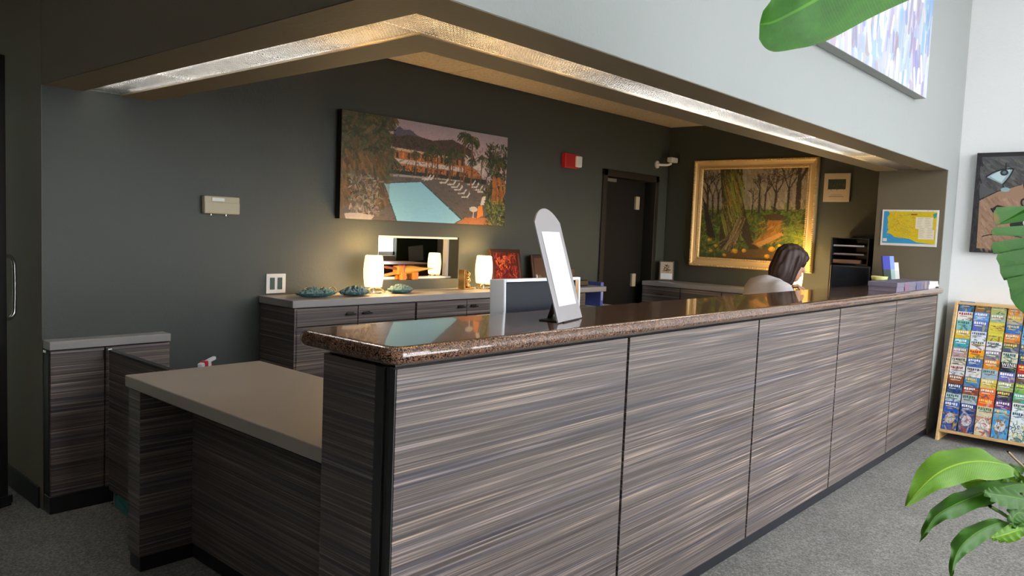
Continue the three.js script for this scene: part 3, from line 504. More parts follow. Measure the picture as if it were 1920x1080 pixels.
{ // doorway: frame and dark leaf
  const [a, b, , h] = DO, t = struct('door_1', [rbox(a - 0.05, a + 0.008, 0, h + 0.05, ZB - 0.13, ZB + 0.018, 0.004), rbox(b - 0.008, b + 0.05, 0, h + 0.05, ZB - 0.13, ZB + 0.018, 0.004), rbox(a - 0.05, b + 0.05, h - 0.008, h + 0.05, ZB - 0.13, ZB + 0.018, 0.004)], mat(rgb(0.022, 0.02, 0.016), 0.45, { specularIntensity: 0.5 }), 'dark painted door and frame in the back wall', 'door');
  const black = mat(rgb(0.011, 0.010, 0.009), 0.55, { specularIntensity: 0.4 });
  part('leaf', rbox(a + 0.01, 4.94, 0.008, h - 0.012, ZB - 0.09, ZB - 0.05, 0.003), black, t);
  part('side_leaf', rbox(4.965, b - 0.01, 0.008, h - 0.012, ZB - 0.125, ZB - 0.1, 0.003), black, t);
  for (const y of [1.684, 0.97]) part('lock_plate', rbox(4.925, 4.985, y - 0.06, y + 0.06, ZB - 0.05, ZB - 0.025, 0.004), M.ivory, t, 'beige lock plate');
  part('door_closer', rbox(a + 0.02, a + 0.2, h - 0.05, h - 0.02, ZB - 0.05, ZB - 0.02, 0.004), mat(rgb(0.16, 0.14, 0.10), 0.5), t);
}
{
  const t = thing('fire_alarm', 'red fire alarm strobe on the dark wall', 'alarm', [3.854, 1.967, ZB]);
  part('housing', rbox(-0.1, 0.085, -0.058, 0.058, 0, 0.045, 0.006), mat(rgb(0.42, 0.018, 0.02), 0.35), t);
  part('strobe_lens', rbox(0.03, 0.1, -0.045, 0.045, 0.03, 0.065, 0.01, 3), mat(rgb(0.72, 0.72, 0.7), 0.12), t, 'clear strobe lens');
  part('reflector', rbox(0.07, 0.088, -0.05, 0.05, 0.04, 0.05, 0.003), M.chrome, t);
}
{
  const t = thing('security_camera', 'small white security camera on a wall bracket in the corner', 'security camera', [5.2, 2.06, ZB]);
  part('wall_plate', cyl(0.035, 0.035, 0.014, 0, 0, 0, 24).rotateX(Math.PI / 2), M.offWhite, t);
  part('arm', tube([[0, 0, 0.01], [0.04, 0.0, 0.04], [0.09, 0.005, 0.075], [0.115, 0.02, 0.09]], 0.012, 20, 10), M.offWhite, t);
  part('housing', rbox(0.075, 0.19, 0.028, 0.075, 0.065, 0.12, 0.01, 3), M.offWhite, t);
  part('lens', new THREE.CylinderGeometry(0.017, 0.019, 0.03, 20).rotateZ(Math.PI / 2).translate(0.2, 0.05, 0.092), M.blackPlastic, t);
}
// ------------------------------------------------------------------ pass-through opening and what stands in it
{
  const [a, b, c, d] = OP;
  struct('trim_1', [box(a + 0.001, b - 0.001, c + 0.0005, c + 0.012, ZB - 0.139, ZB - 0.07), box(a + 0.001, b - 0.001, d - 0.014, d - 0.0005, ZB - 0.139, ZB - 0.012), box(b - 0.02, b - 0.0005, c + 0.012, d - 0.014, ZB - 0.139, ZB - 0.1), box(a + 0.0005, a + 0.012, c + 0.012, d - 0.014, ZB - 0.139, ZB - 0.012)], mat(rgb(0.8, 0.78, 0.74), 0.4), 'thin white lining of the small opening in the back wall', 'trim');
}
{ // carved wooden alligator on the sill, head to the left, tail to the right
  const t = thing('wooden_alligator', 'orange painted carved wooden alligator on the sill of the opening', 'figurine', [2.19, OP[2], ZB - 0.034]);
  const orange = mat(rgb(0.62, 0.20, 0.025), 0.5), ochre = mat(rgb(0.66, 0.33, 0.05), 0.5), dark = mat(rgb(0.16, 0.045, 0.02), 0.6);
  const prof = [[-0.085, 0.055, 0.018], [-0.06, 0.058, 0.03], [-0.02, 0.062, 0.036], [0.03, 0.064, 0.036], [0.07, 0.066, 0.028], [0.12, 0.068, 0.017], [0.18, 0.07, 0.009], [0.25, 0.072, 0.002]];
  const seg = [], N = 14; const pos = [];
  for (let i = 0; i + 1 < prof.length; i++) for (let k = 0; k < N; k++) { const P = (j, m) => { const [x, y, r] = prof[j], w = (m / N) * 6.2832; return [x, y + Math.sin(w) * r * 0.8, Math.cos(w) * r]; }; pos.push(...P(i, k), ...P(i + 1, k + 1), ...P(i + 1, k), ...P(i, k), ...P(i, k + 1), ...P(i + 1, k + 1)); }
  const g = new THREE.BufferGeometry(); g.setAttribute('position', new THREE.Float32BufferAttribute(pos, 3)); const gm = mergeVertices(g); gm.computeVertexNormals(); gm.setAttribute('uv', new THREE.Float32BufferAttribute(new Float32Array(gm.attributes.position.count * 2), 2));
  part('body', gm, ochre, t);
  const jaw = (s) => { const sh = new THREE.Shape([[0, -0.016], [0, 0.016], [-0.075, 0.01], [-0.12, 0.004], [-0.12, -0.004], [-0.075, -0.01]].map(([x, y]) => new THREE.Vector2(x, y))); return new THREE.ExtrudeGeometry(sh, { depth: 0.012, bevelEnabled: true, bevelSize: 0.002, bevelThickness: 0.002, bevelSegments: 1 }).rotateX(-Math.PI / 2).rotateZ(s); };
  part('upper_jaw', jaw(-0.14).translate(-0.075, 0.064, 0), dark, t); part('lower_jaw', jaw(0.16).translate(-0.075, 0.042, 0), orange, t);
  part('head_block', rbox(-0.095, -0.05, 0.034, 0.092, -0.03, 0.03, 0.006), orange, t);
  for (const x of [-0.05, 0.055]) for (const z of [-0.024, 0.024]) part('leg', rbox(x - 0.022, x + 0.022, 0, 0.05, z - 0.012, z + 0.012, 0.004), orange, t);
  for (let i = 0; i < 13; i++) { const x = -0.035 + i * 0.019, y = 0.088 - Math.max(0, i - 4) * 0.0028; part('back_spike', new THREE.ConeGeometry(0.008, 0.02, 4).translate(x, y + 0.006, 0), dark, t); }
  part('stripe', rbox(-0.052, -0.043, 0.033, 0.097, -0.0345, 0.0345, 0.003), mat(rgb(0.3, 0.06, 0.06), 0.5), t);
}
{ // staff room shelf, board and chest seen through the opening
  const t = thing('wall_shelf', 'white shelf behind the opening carrying a lit lamp', 'shelf'); part('board', rbox(2.0, 3.0, 0.985, 1.005, -2.98, ZB - 0.142, 0.003), M.offWhite, t);
  for (const x of [2.15, 2.85]) part('bracket', rbox(x, x + 0.02, 0.86, 0.985, -2.85, ZB - 0.142, 0.003), M.offWhite, t);
  const b = thing('notice_board', 'dark green framed board with a pale sheet on the staff room wall', 'board', [4.14, 1.1, ZP + 0.004], 0);
  part('panel', rbox(-0.26, 0.3, -0.28, 0.19, 0, 0.03, 0.004), mat(rgb(0.025, 0.04, 0.015), 0.6), b); const s = part('pinned_sheet', rbox(-0.1, 0.1, -0.075, 0.085, 0.03, 0.033, 0.001, 1), mat(rgb(0.38, 0.38, 0.34), 0.8), b); s.rotation.z = 0.1;
  const c = thing('wooden_chest', 'brown wooden cabinet under the staff room window', 'cabinet', [3.55, 0, -4.38]);
  part('body', rbox(-0.5, 0.42, 0.04, 1.0, -0.24, 0.24, 0.006), mat(rgb(0.13, 0.06, 0.025), 0.45), c); part('plinth', box(-0.47, 0.39, 0, 0.04, -0.22, 0.22), M.black, c); part('top', rbox(-0.52, 0.44, 1.0, 1.03, -0.25, 0.25, 0.004), mat(rgb(0.16, 0.075, 0.03), 0.4), c);
  for (const [x0, x1] of [[-0.48, -0.045], [-0.035, 0.4]]) part('door', rbox(x0, x1, 0.08, 0.96, 0.24, 0.256, 0.003), mat(rgb(0.15, 0.07, 0.03), 0.45), c);
}
// ------------------------------------------------------------------ table lamps
M.lampShade = mat(rgb(0.95, 0.86, 0.66), 0.6, { emissive: rgb(1, 0.74, 0.38), emissiveIntensity: 1.8 });
function tableLamp(label, pos, power, s = 1) {
  const t = thing('table_lamp', label, 'lamp', pos, 0, undefined), h = 0.195 * s, r = 0.062 * s, y0 = 0.036;
  part('base', [cyl(0.05, 0.055, 0.006, 0, 0, 0, 32), cyl(0.008, 0.008, y0, 0, 0, 0, 12)], M.chrome, t);
  for (let k = 0; k < 3; k++) { const a = k * 2.094 + 0.6; part('foot', tube([[Math.cos(a) * 0.012, y0 - 0.006, Math.sin(a) * 0.012], [Math.cos(a) * 0.045, 0.028, Math.sin(a) * 0.045], [Math.cos(a) * 0.075, 0.006, Math.sin(a) * 0.075]], 0.005, 12, 8), M.brass, t); }
  const pts = [[0.0, 0], [r * 0.82, 0.002]]; for (let i = 0; i <= 12; i++) { const q = i / 12; pts.push([r * (0.86 + 0.14 * Math.sin(q * Math.PI)), 0.004 + q * (h - 0.008)]); } pts.push([r * 0.8, h]);
  const sh = part('lamp_shade', lathe(pts.map(([a, b]) => [a, b + y0]), 40), M.lampShade, t, 'glowing cream glass shade');
  part('light_bulb', new THREE.SphereGeometry(0.022, 16, 12).translate(0, y0 + h * 0.5, 0), mat(0xffffff, 0.4, { emissive: rgb(1, 0.7, 0.35), emissiveIntensity: 5 }), t);
  const l = new THREE.PointLight(rgb(1, 0.64, 0.27), power); l.position.set(0, y0 + h * 0.5, 0); l.castShadow = true; l.shadow.radius = 3; t.add(l);
  return t;
}
const YT = 0.966;
tableLamp('lit table lamp with cream cylinder shade beside the teal glass dishes', [1.79, YT, -2.37], 1.3);
tableLamp('lit table lamp with cream cylinder shade beside the dark red photo frame', [2.77, YT, -2.37], 1.0);
tableLamp('lit lamp with cream shade behind the opening above the wooden alligator', [2.652, 1.006, -2.76], 0.12, 0.8);
tableLamp('lit lamp on the end credenza behind the seated woman', [5.2, YT, -1.1], 1.1);
// ------------------------------------------------------------------ teal glass dishes on the credenza
M.teal = mat(rgb(0.22, 0.34, 0.33), 0.2, { transmission: 0.25 }); M.tealDeep = mat(rgb(0.06, 0.17, 0.18), 0.25);
function glassDish(label, x, z, L, turn, handle) {
  const t = thing('glass_dish', label, 'dish', [x, YT, z], turn), pebble = new THREE.IcosahedronGeometry(0.011, 1), pe = [];
  const N = 36, prof = [[0.2, 0], [0.75, 0.006], [1.0, 0.022], [0.96, 0.024], [0.7, 0.012], [0, 0.008]];
  const g = lathe(prof, N).scale(L / 2, 1, 0.062); part('bowl', g, M.tealDeep, t);
  for (let i = 0; i < 220; i++) { const a = rr(0, 6.283), q = Math.sqrt(rnd()) * 0.9, px = Math.cos(a) * q * L / 2, pz = Math.sin(a) * q * 0.056; pe.push(pebble.clone().scale(rr(0.7, 1.2), rr(0.6, 1), rr(0.7, 1.2)).translate(px, 0.016 + (1 - q * q) * rr(0.006, 0.036), pz)); }
  part('glass_pebbles', pe, M.teal, t, 'heaped teal glass pebbles').userData.kind = 'stuff';
  for (const hx of handle) part('wire_handle', tube([[hx - 0.03, 0.02, -0.03], [hx - 0.012, 0.045, -0.03], [hx + 0.012, 0.05, -0.03], [hx + 0.035, 0.03, -0.03], [hx + 0.03, 0.022, -0.03]], 0.003, 20, 6), M.brass, t);
}
glassDish('teal glass pebble dish beside the outlet with curled wire handles', 1.325, -2.29, 0.27, 0, [-0.05, 0.06, 0.12]);
glassDish('teal glass pebble dish between the outlet dish and the first lamp', 1.585, -2.28, 0.22, 0.0, []);
glassDish('teal glass pebble dish just past the first lamp', 1.95, -2.3, 0.19, 0.0, []);
// ------------------------------------------------------------------ other things on the credenza
{
  const tx = canvasTex(256, 220, (g, W, H) => { g.fillStyle = '#5a1512'; g.fillRect(0, 0, W, H); dabs(g, 260, 10, 10, W - 10, H - 10, [[150, 46, 26], [96, 24, 20], [190, 80, 44], [60, 14, 16], [120, 30, 40]], 14, 44); dabs(g, 40, 30, 20, 130, 120, [[206, 110, 60]], 10, 30); });
  const t = thing('red_photo_frame', 'dark red framed photo leaning beside the second lamp', 'photo frame', [3.06, YT, -2.40]); const tilt = new THREE.Group();
  const q = (g) => g.rotateX(-0.2);
  part('frame', [q(rbox(-0.165, 0.165, 0, 0.028, 0, 0.02, 0.004)), q(rbox(-0.165, 0.165, 0.252, 0.28, 0, 0.02, 0.004)), q(rbox(-0.165, -0.135, 0.028, 0.252, 0, 0.02, 0.004)), q(rbox(0.135, 0.165, 0.028, 0.252, 0, 0.02, 0.004))], mat(rgb(0.05, 0.014, 0.01), 0.35), t);
  part('photo', q(new THREE.PlaneGeometry(0.272, 0.226).translate(0, 0.14, 0.01)), mat(0xffffff, 0.3, { map: tx }), t); part('back_board', q(box(-0.15, 0.15, 0.014, 0.266, -0.004, 0.006)), M.black, t);
}
{
  const t = thing('brass_bookend', 'small shiny brass bookend figure beside the second lamp', 'bookend', [2.61, YT, -2.38]);
  part('plate', rbox(-0.05, 0.05, 0, 0.01, -0.03, 0.03, 0.002), M.brass, t); part('upright', rbox(-0.05, -0.035, 0.01, 0.135, -0.03, 0.03, 0.003), M.brass, t);
  part('figure', lathe([[0, 0.01], [0.026, 0.012], [0.02, 0.03], [0.012, 0.04], [0.024, 0.058], [0.018, 0.076], [0.009, 0.084], [0.02, 0.1], [0.02, 0.112], [0, 0.124]], 24).translate(0.008, 0, 0), M.brass, t);
}
{
  const t = thing('dark_photo_frame', 'dark wooden frame standing behind the sign holder', 'photo frame', [3.46, YT, -2.40]); const q = (g) => g.rotateX(-0.18);
  part('frame', q(rbox(-0.11, 0.11, 0, 0.24, 0, 0.018, 0.004)), mat(rgb(0.03, 0.012, 0.01), 0.35), t); part('photo', q(rbox(-0.085, 0.085, 0.025, 0.215, 0.017, 0.019, 0.001, 1)), mat(rgb(0.1, 0.045, 0.03), 0.3), t);
}
for (const [x, z] of [[3.27, -2.28], [3.33, -2.33]]) solo('drinking_glass', lathe([[0, 0], [0.026, 0], [0.031, 0.09], [0.029, 0.09], [0.0245, 0.006], [0, 0.006]], 28).translate(x, YT, z), mat(rgb(0.97, 0.98, 0.98), 0.03, { transmission: 1, thickness: 0.002, ior: 1.45 }), 'clear drinking glass on the credenza beside the red photo frame', 'glass', 'drinking glasses on the credenza');
{
  const t = thing('desk_phone', 'small black desk phone on the credenza end', 'phone', [3.78, YT, -2.33]);
  part('base', rbox(-0.09, 0.09, 0, 0.045, -0.08, 0.08, 0.008), M.blackPlastic, t); part('handset', [rbox(-0.085, -0.03, 0.05, 0.075, -0.085, 0.085, 0.01), rbox(-0.08, -0.035, 0.04, 0.055, -0.08, -0.045, 0.008), rbox(-0.08, -0.035, 0.04, 0.055, 0.045, 0.08, 0.008)], M.blackPlastic, t); part('display', rbox(0.0, 0.075, 0.045, 0.13, -0.07, -0.05, 0.004), M.blackPlastic, t);
}
{
  const t = thing('low_shelf_unit', 'low white topped shelf at the end of the credenza', 'shelf', [4.08, 0, -2.3]);
  part('top', rbox(-0.095, 0.19, 0.77, 0.79, -0.18, 0.1, 0.003), M.offWhite, t); for (const x of [-0.09, 0.165]) part('side', box(x, x + 0.02, 0, 0.77, -0.18, 0.1), M.offWhite, t); for (const y of [0.06, 0.4]) part('shelf', box(-0.07, 0.165, y, y + 0.018, -0.18, 0.1), M.offWhite, t);
}
{ const t = thing('blue_binder', 'blue ring binder standing on the low white topped shelf', 'binder', [4.05, 0.79, -2.3]); part('cover', rbox(-0.02, 0.02, 0, 0.2, -0.1, 0.06, 0.004), mat(rgb(0.10, 0.13, 0.42), 0.35), t); part('spine_label', rbox(-0.012, 0.012, 0.05, 0.15, 0.06, 0.062, 0.001, 1), mat(rgb(0.4, 0.45, 0.75), 0.5), t); }
{
  const tx = canvasTex(128, 170, (g, W, H) => { g.fillStyle = '#a9a294'; g.fillRect(0, 0, W, H); dabs(g, 40, 40, 30, 90, 90, [[60, 44, 34], [110, 80, 40], [40, 34, 30]], 10, 24); g.fillStyle = '#c9d4e2'; g.fillRect(6, 110, W - 12, H - 116); });
  const t = thing('small_photo', 'small framed photo on the end credenza near the corner', 'photo frame', [5.28, YT, -2.37], -0.95); const q = (g) => g.rotateX(-0.2);
  part('frame', q(rbox(-0.068, 0.068, 0, 0.19, 0, 0.014, 0.003)), mat(rgb(0.07, 0.06, 0.05), 0.4), t); part('photo', q(new THREE.PlaneGeometry(0.116, 0.168).translate(0, 0.095, 0.0146)), mat(0xffffff, 0.12, { map: tx }), t);
}
// ------------------------------------------------------------------ on the granite
{ // slanted sign holder: silver plate with arched top, white sheet, foot plate behind
  const t = thing('sign_holder', 'slanted silver sign holder with arched top and blank white sheet on the granite', 'sign holder', [0.83, YG, -0.105], Math.atan2(0.284, 0.9588));
  const hw = 0.108, L = 0.372, lean = -0.297, s = new THREE.Shape(); s.moveTo(-hw, 0); s.lineTo(hw, 0); s.lineTo(hw, L - 0.04); s.quadraticCurveTo(hw * 0.55, L + 0.008, 0, L + 0.008); s.quadraticCurveTo(-hw * 0.55, L + 0.008, -hw, L - 0.04); s.lineTo(-hw, 0);
  const g = new THREE.ExtrudeGeometry(s, { depth: 0.004, bevelEnabled: true, bevelSize: 0.001, bevelThickness: 0.001, bevelSegments: 1, curveSegments: 16 });
  part('plate', metreUV(g.translate(0, 0.004, -0.004).rotateX(lean)), M.silver, t);
  part('white_sheet', rbox(-0.078, 0.078, 0.05, 0.30, 0.0015, 0.003, 0.0005, 1).translate(0, 0.004, 0).rotateX(lean), M.paper, t, 'blank white sheet');
  part('foot', [rbox(-0.07, 0.07, 0, 0.004, -0.085, 0.004, 0.001), rbox(-0.02, 0.02, 0.004, 0.11, -0.004, 0, 0.001).rotateX(0.3).translate(0, 0, -0.075)], M.darkMetal, t);
}
{ // white cased monitor with an open hood towards the lobby
  const t = thing('white_monitor', 'white cased monitor with dark recessed back behind the granite', 'monitor', [1.128, 0.74, -0.5]);
  const W = 0.465, H = 0.33, D = 0.042, b = 0.012, y0 = 0.135, z1 = 0.05, q = (g) => g.rotateX(-0.04);
  const flare = (g) => { const p = g.attributes.position; for (let i = 0; i < p.count; i++) p.setX(i, p.getX(i) * (1 + 0.15 * (z1 - p.getZ(i)) / D)); g.computeVertexNormals(); return g; };
  for (const g of [rbox(-W / 2, -W / 2 + b, y0, y0 + H, z1 - D, z1, 0.003), rbox(W / 2 - b, W / 2, y0, y0 + H, z1 - D, z1, 0.003), rbox(-W / 2 + b, W / 2 - b, y0 + H - b, y0 + H, z1 - D, z1, 0.003), rbox(-W / 2 + b, W / 2 - b, y0, y0 + b, z1 - D, z1, 0.003)]) part('casing', q(flare(g)), M.casing, t);
  part('back_panel', q(rbox(-W / 2 + b, W / 2 - b, y0 + b, y0 + H - b, z1 - D, z1 - 0.024, 0.004)), M.screen, t, 'dark recessed panel');
  part('stand', [cyl(0.1, 0.11, 0.014, 0, 0, 0, 32), rbox(-0.035, 0.035, 0.012, 0.16, -0.02, 0.02, 0.01)], M.casing, t);
}
{
  const t = thing('black_monitor', 'black computer monitor in front of the seated woman', 'monitor', [4.9, 0.74, -0.56], -1.15);
  part('screen', rbox(-0.13, 0.13, 0.255, 0.475, -0.006, 0.004, 0.003), M.screen, t); part('housing', rbox(-0.14, 0.14, 0.245, 0.485, -0.045, -0.004, 0.01), M.blackPlastic, t);
  part('stand', [cyl(0.08, 0.09, 0.014, 0, 0, -0.02, 28), rbox(-0.025, 0.025, 0.012, 0.27, -0.05, -0.02, 0.008)], M.blackPlastic, t);
}
{ // desktop tray organiser
  const t = thing('letter_organizer', 'black letter tray organizer with papers on the end credenza', 'organizer', [5.26, YT, -0.66], -Math.PI / 2), n = 7, H = 0.47, W = 0.29;
  for (const x of [-W / 2, W / 2 - 0.01]) part('side', rbox(x, x + 0.01, 0, H, -0.13, 0.12, 0.002), M.blackPlastic, t);
  part('back', box(-W / 2 + 0.01, W / 2 - 0.01, 0, H, -0.13, -0.124), M.blackPlastic, t);
  for (let i = 0; i <= n; i++) { const y = i * (H - 0.008) / n; part('tray', rbox(-W / 2 + 0.01, W / 2 - 0.01, y, y + 0.006, -0.124, 0.12, 0.002), M.blackPlastic, t); }
  for (let i = 0; i < n; i++) { const y = i * (H - 0.008) / n + 0.006, k = rr(0.008, 0.03); solo('paper_stack', box(-0.125, rr(0.06, 0.12), 0, k, -0.11, rr(0.08, 0.115)).rotateY(-Math.PI / 2).translate(5.26, YT + y, -0.66), mat([rgb(0.5, 0.44, 0.44), rgb(0.35, 0.18, 0.1), rgb(0.42, 0.4, 0.42), rgb(0.5, 0.28, 0.14), rgb(0.3, 0.16, 0.1), rgb(0.4, 0.3, 0.3), rgb(0.55, 0.5, 0.5)][i], 0.8), `stack of papers in tray ${['one', 'two', 'three', 'four', 'five', 'six', 'seven'][i]} counted up the black letter organizer`, 'papers', 'papers in the black letter organizer'); }
}
// brochures, boxes and papers at the far end of the granite
{
  const t = thing('leaflet_box', 'long grey purple leaflet box on the granite beside the papers', 'box', [4.42, YG, -0.075]);
  part('base', rbox(-0.38, 0.38, 0, 0.03, -0.085, 0.085, 0.002), mat(rgb(0.17, 0.15, 0.20), 0.5), t); part('lid', rbox(-0.385, 0.385, 0.03, 0.06, -0.088, 0.088, 0.002), mat(rgb(0.15, 0.14, 0.2), 0.45), t);
  for (const [x, w, c] of [[-0.22, 0.1, rgb(0.22, 0.10, 0.16)], [0.05, 0.12, rgb(0.10, 0.10, 0.2)], [0.25, 0.05, rgb(0.3, 0.2, 0.2)]]) part('print_label', rbox(x, x + w, 0.006, 0.052, 0.0885, 0.0895, 0.0004, 1), mat(c, 0.5), t);
}
for (const [i, [x, c1, c2, lab]] of [[4.74, rgb(0.05, 0.06, 0.35), rgb(0.03, 0.05, 0.05), 'dark blue leaflet standing in the clear holder on the granite'], [4.84, rgb(0.22, 0.32, 0.72), rgb(0.3, 0.42, 0.4), 'pale blue leaflet standing in the clear holder on the granite'], [4.95, rgb(0.7, 0.66, 0.62), rgb(0.6, 0.6, 0.58), 'white leaflet leaning beside the clear holder on the granite']].entries()) {
  const t = thing('counter_leaflet', lab, 'leaflet', [x, YG + (i < 2 ? 0.012 : 0), -0.25], 0.12), q = (g) => g.rotateX(-0.16).rotateY(-0.35);
  part('upper_print', q(rbox(-0.047, 0.047, 0.11, i == 2 ? 0.17 : 0.205, 0, 0.012, 0.001, 1)), mat(c1, 0.35), t); part('lower_print', q(rbox(-0.047, 0.047, 0, 0.11, 0, 0.012, 0.001, 1)), mat(c2, 0.4), t);
}
{ const t = thing('leaflet_holder', 'clear acrylic leaflet holder on the granite', 'holder', [4.79, YG, -0.25], 0.12); part('tray', rbox(-0.12, 0.12, 0, 0.008, -0.07, 0.05, 0.002), mat(rgb(0.9, 0.92, 0.92), 0.05, { transmission: 0.9 }), t); part('front_lip', rbox(-0.12, 0.12, 0.008, 0.05, 0.044, 0.05, 0.002), mat(rgb(0.9, 0.92, 0.92), 0.05, { transmission: 0.9 }), t); }
{ const t = thing('yellow_cup', 'small pale yellow cup behind the leaflet box on the granite', 'cup', [4.56, YG, -0.25]); part('bowl', lathe([[0, 0], [0.03, 0], [0.05, 0.05], [0.055, 0.075], [0.052, 0.075], [0.045, 0.05], [0, 0.01]], 28), mat(rgb(0.75, 0.78, 0.3), 0.4), t); }
for (let i = 0; i < 5; i++) solo('loose_papers', rbox(-0.13, 0.13, 0, 0.009, -0.075, 0.075, 0.001, 1).rotateY(rr(-0.08, 0.08)).translate(4.955 + rr(-0.012, 0.012), YG + i * 0.0095, -0.075 + rr(-0.012, 0.012)), M.paper, 'white pad of forms in the pile at the granite end by the pier', 'papers', 'white forms at the counter end');
// spray bottle on a storage tub behind the low desk
{
  const s = thing('storage_tub', 'dark plastic storage tub behind the low desk', 'tub', [0.62, 0, -1.98]); part('tub', rbox(-0.17, 0.17, 0, 0.38, -0.14, 0.14, 0.02, 3), mat(rgb(0.03, 0.035, 0.05), 0.5), s); part('lid', rbox(-0.18, 0.18, 0.38, 0.41, -0.15, 0.15, 0.01), mat(rgb(0.03, 0.035, 0.05), 0.4), s);
  const t = thing('spray_bottle', 'spray bottle with red trigger and white nozzle behind the low desk', 'bottle', [0.53, 0.41, -1.98], 0.55);
  part('bottle', lathe([[0, 0], [0.042, 0], [0.045, 0.01], [0.045, 0.15], [0.04, 0.19], [0.016, 0.24], [0.014, 0.26], [0, 0.26]], 28), mat(rgb(0.75, 0.8, 0.85), 0.25), t);
  part('collar', cyl(0.019, 0.019, 0.028, 0, 0.256, 0, 20), mat(rgb(0.85, 0.85, 0.86), 0.35), t);
  part('sprayer_head', [rbox(-0.03, 0.05, 0.284, 0.316, -0.013, 0.013, 0.006).rotateZ(0.12), rbox(0.045, 0.095, 0.302, 0.318, -0.009, 0.009, 0.004).rotateZ(0.12)], mat(rgb(0.8, 0.82, 0.88), 0.3), t);
  part('trigger', [rbox(-0.045, -0.015, 0.276, 0.318, -0.015, 0.015, 0.006), tube([[0.035, 0.29, 0], [0.045, 0.265, 0], [0.04, 0.235, 0]], 0.005, 12, 8)], mat(rgb(0.5, 0.02, 0.03), 0.35), t, 'red trigger');
}
// ------------------------------------------------------------------ seated woman behind the counter
const smin = (a, b, k) => { const h = clamp(0.5 + 0.5 * (b - a) / k); return lerp(b, a, h) - k * h * (1 - h); };
function capsule(p, a, b, ra, rb) {
  const bx = b[0] - a[0], by = b[1] - a[1], bz = b[2] - a[2], px = p[0] - a[0], py = p[1] - a[1], pz = p[2] - a[2], t = clamp((px * bx + py * by + pz * bz) / (bx * bx + by * by + bz * bz + 1e-9));
  return Math.hypot(px - bx * t, py - by * t, pz - bz * t) - lerp(ra, rb, t);
}
const ell = (p, c, r) => { const x = (p[0] - c[0]) / r[0], y = (p[1] - c[1]) / r[1], z = (p[2] - c[2]) / r[2], k = Math.hypot(x, y, z); return (k - 1) * Math.min(r[0], r[1], r[2]); };
function meshed(center, half, cell, f) {
  const res = Math.ceil((2 * half) / cell) + 2, mc = new MarchingCubes(res, new THREE.MeshStandardMaterial(), false, false, 400000), h = res / 2;
  for (let z = 0; z < res; z++) for (let y = 0; y < res; y++) for (let x = 0; x < res; x++) mc.field[x + y * res + z * res * res] = -f([center[0] + ((x - h) / h) * half, center[1] + ((y - h) / h) * half, center[2] + ((z - h) / h) * half]);
  mc.isolation = 0; mc.update();
  const n = mc.count, g = new THREE.BufferGeometry(), pos = new Float32Array(n * 3), nor = new Float32Array(n * 3);
  for (let i = 0; i < n; i++) for (let c = 0; c < 3; c++) { pos[i * 3 + c] = center[c] + mc.positionArray[i * 3 + c] * half; nor[i * 3 + c] = mc.normalArray[i * 3 + c]; }
  g.setAttribute('position', new THREE.BufferAttribute(pos, 3)); g.setAttribute('uv', new THREE.BufferAttribute(new Float32Array(n * 2), 2));
  const m = mergeVertices(g, 1e-5); m.computeVertexNormals();
  return m;
}
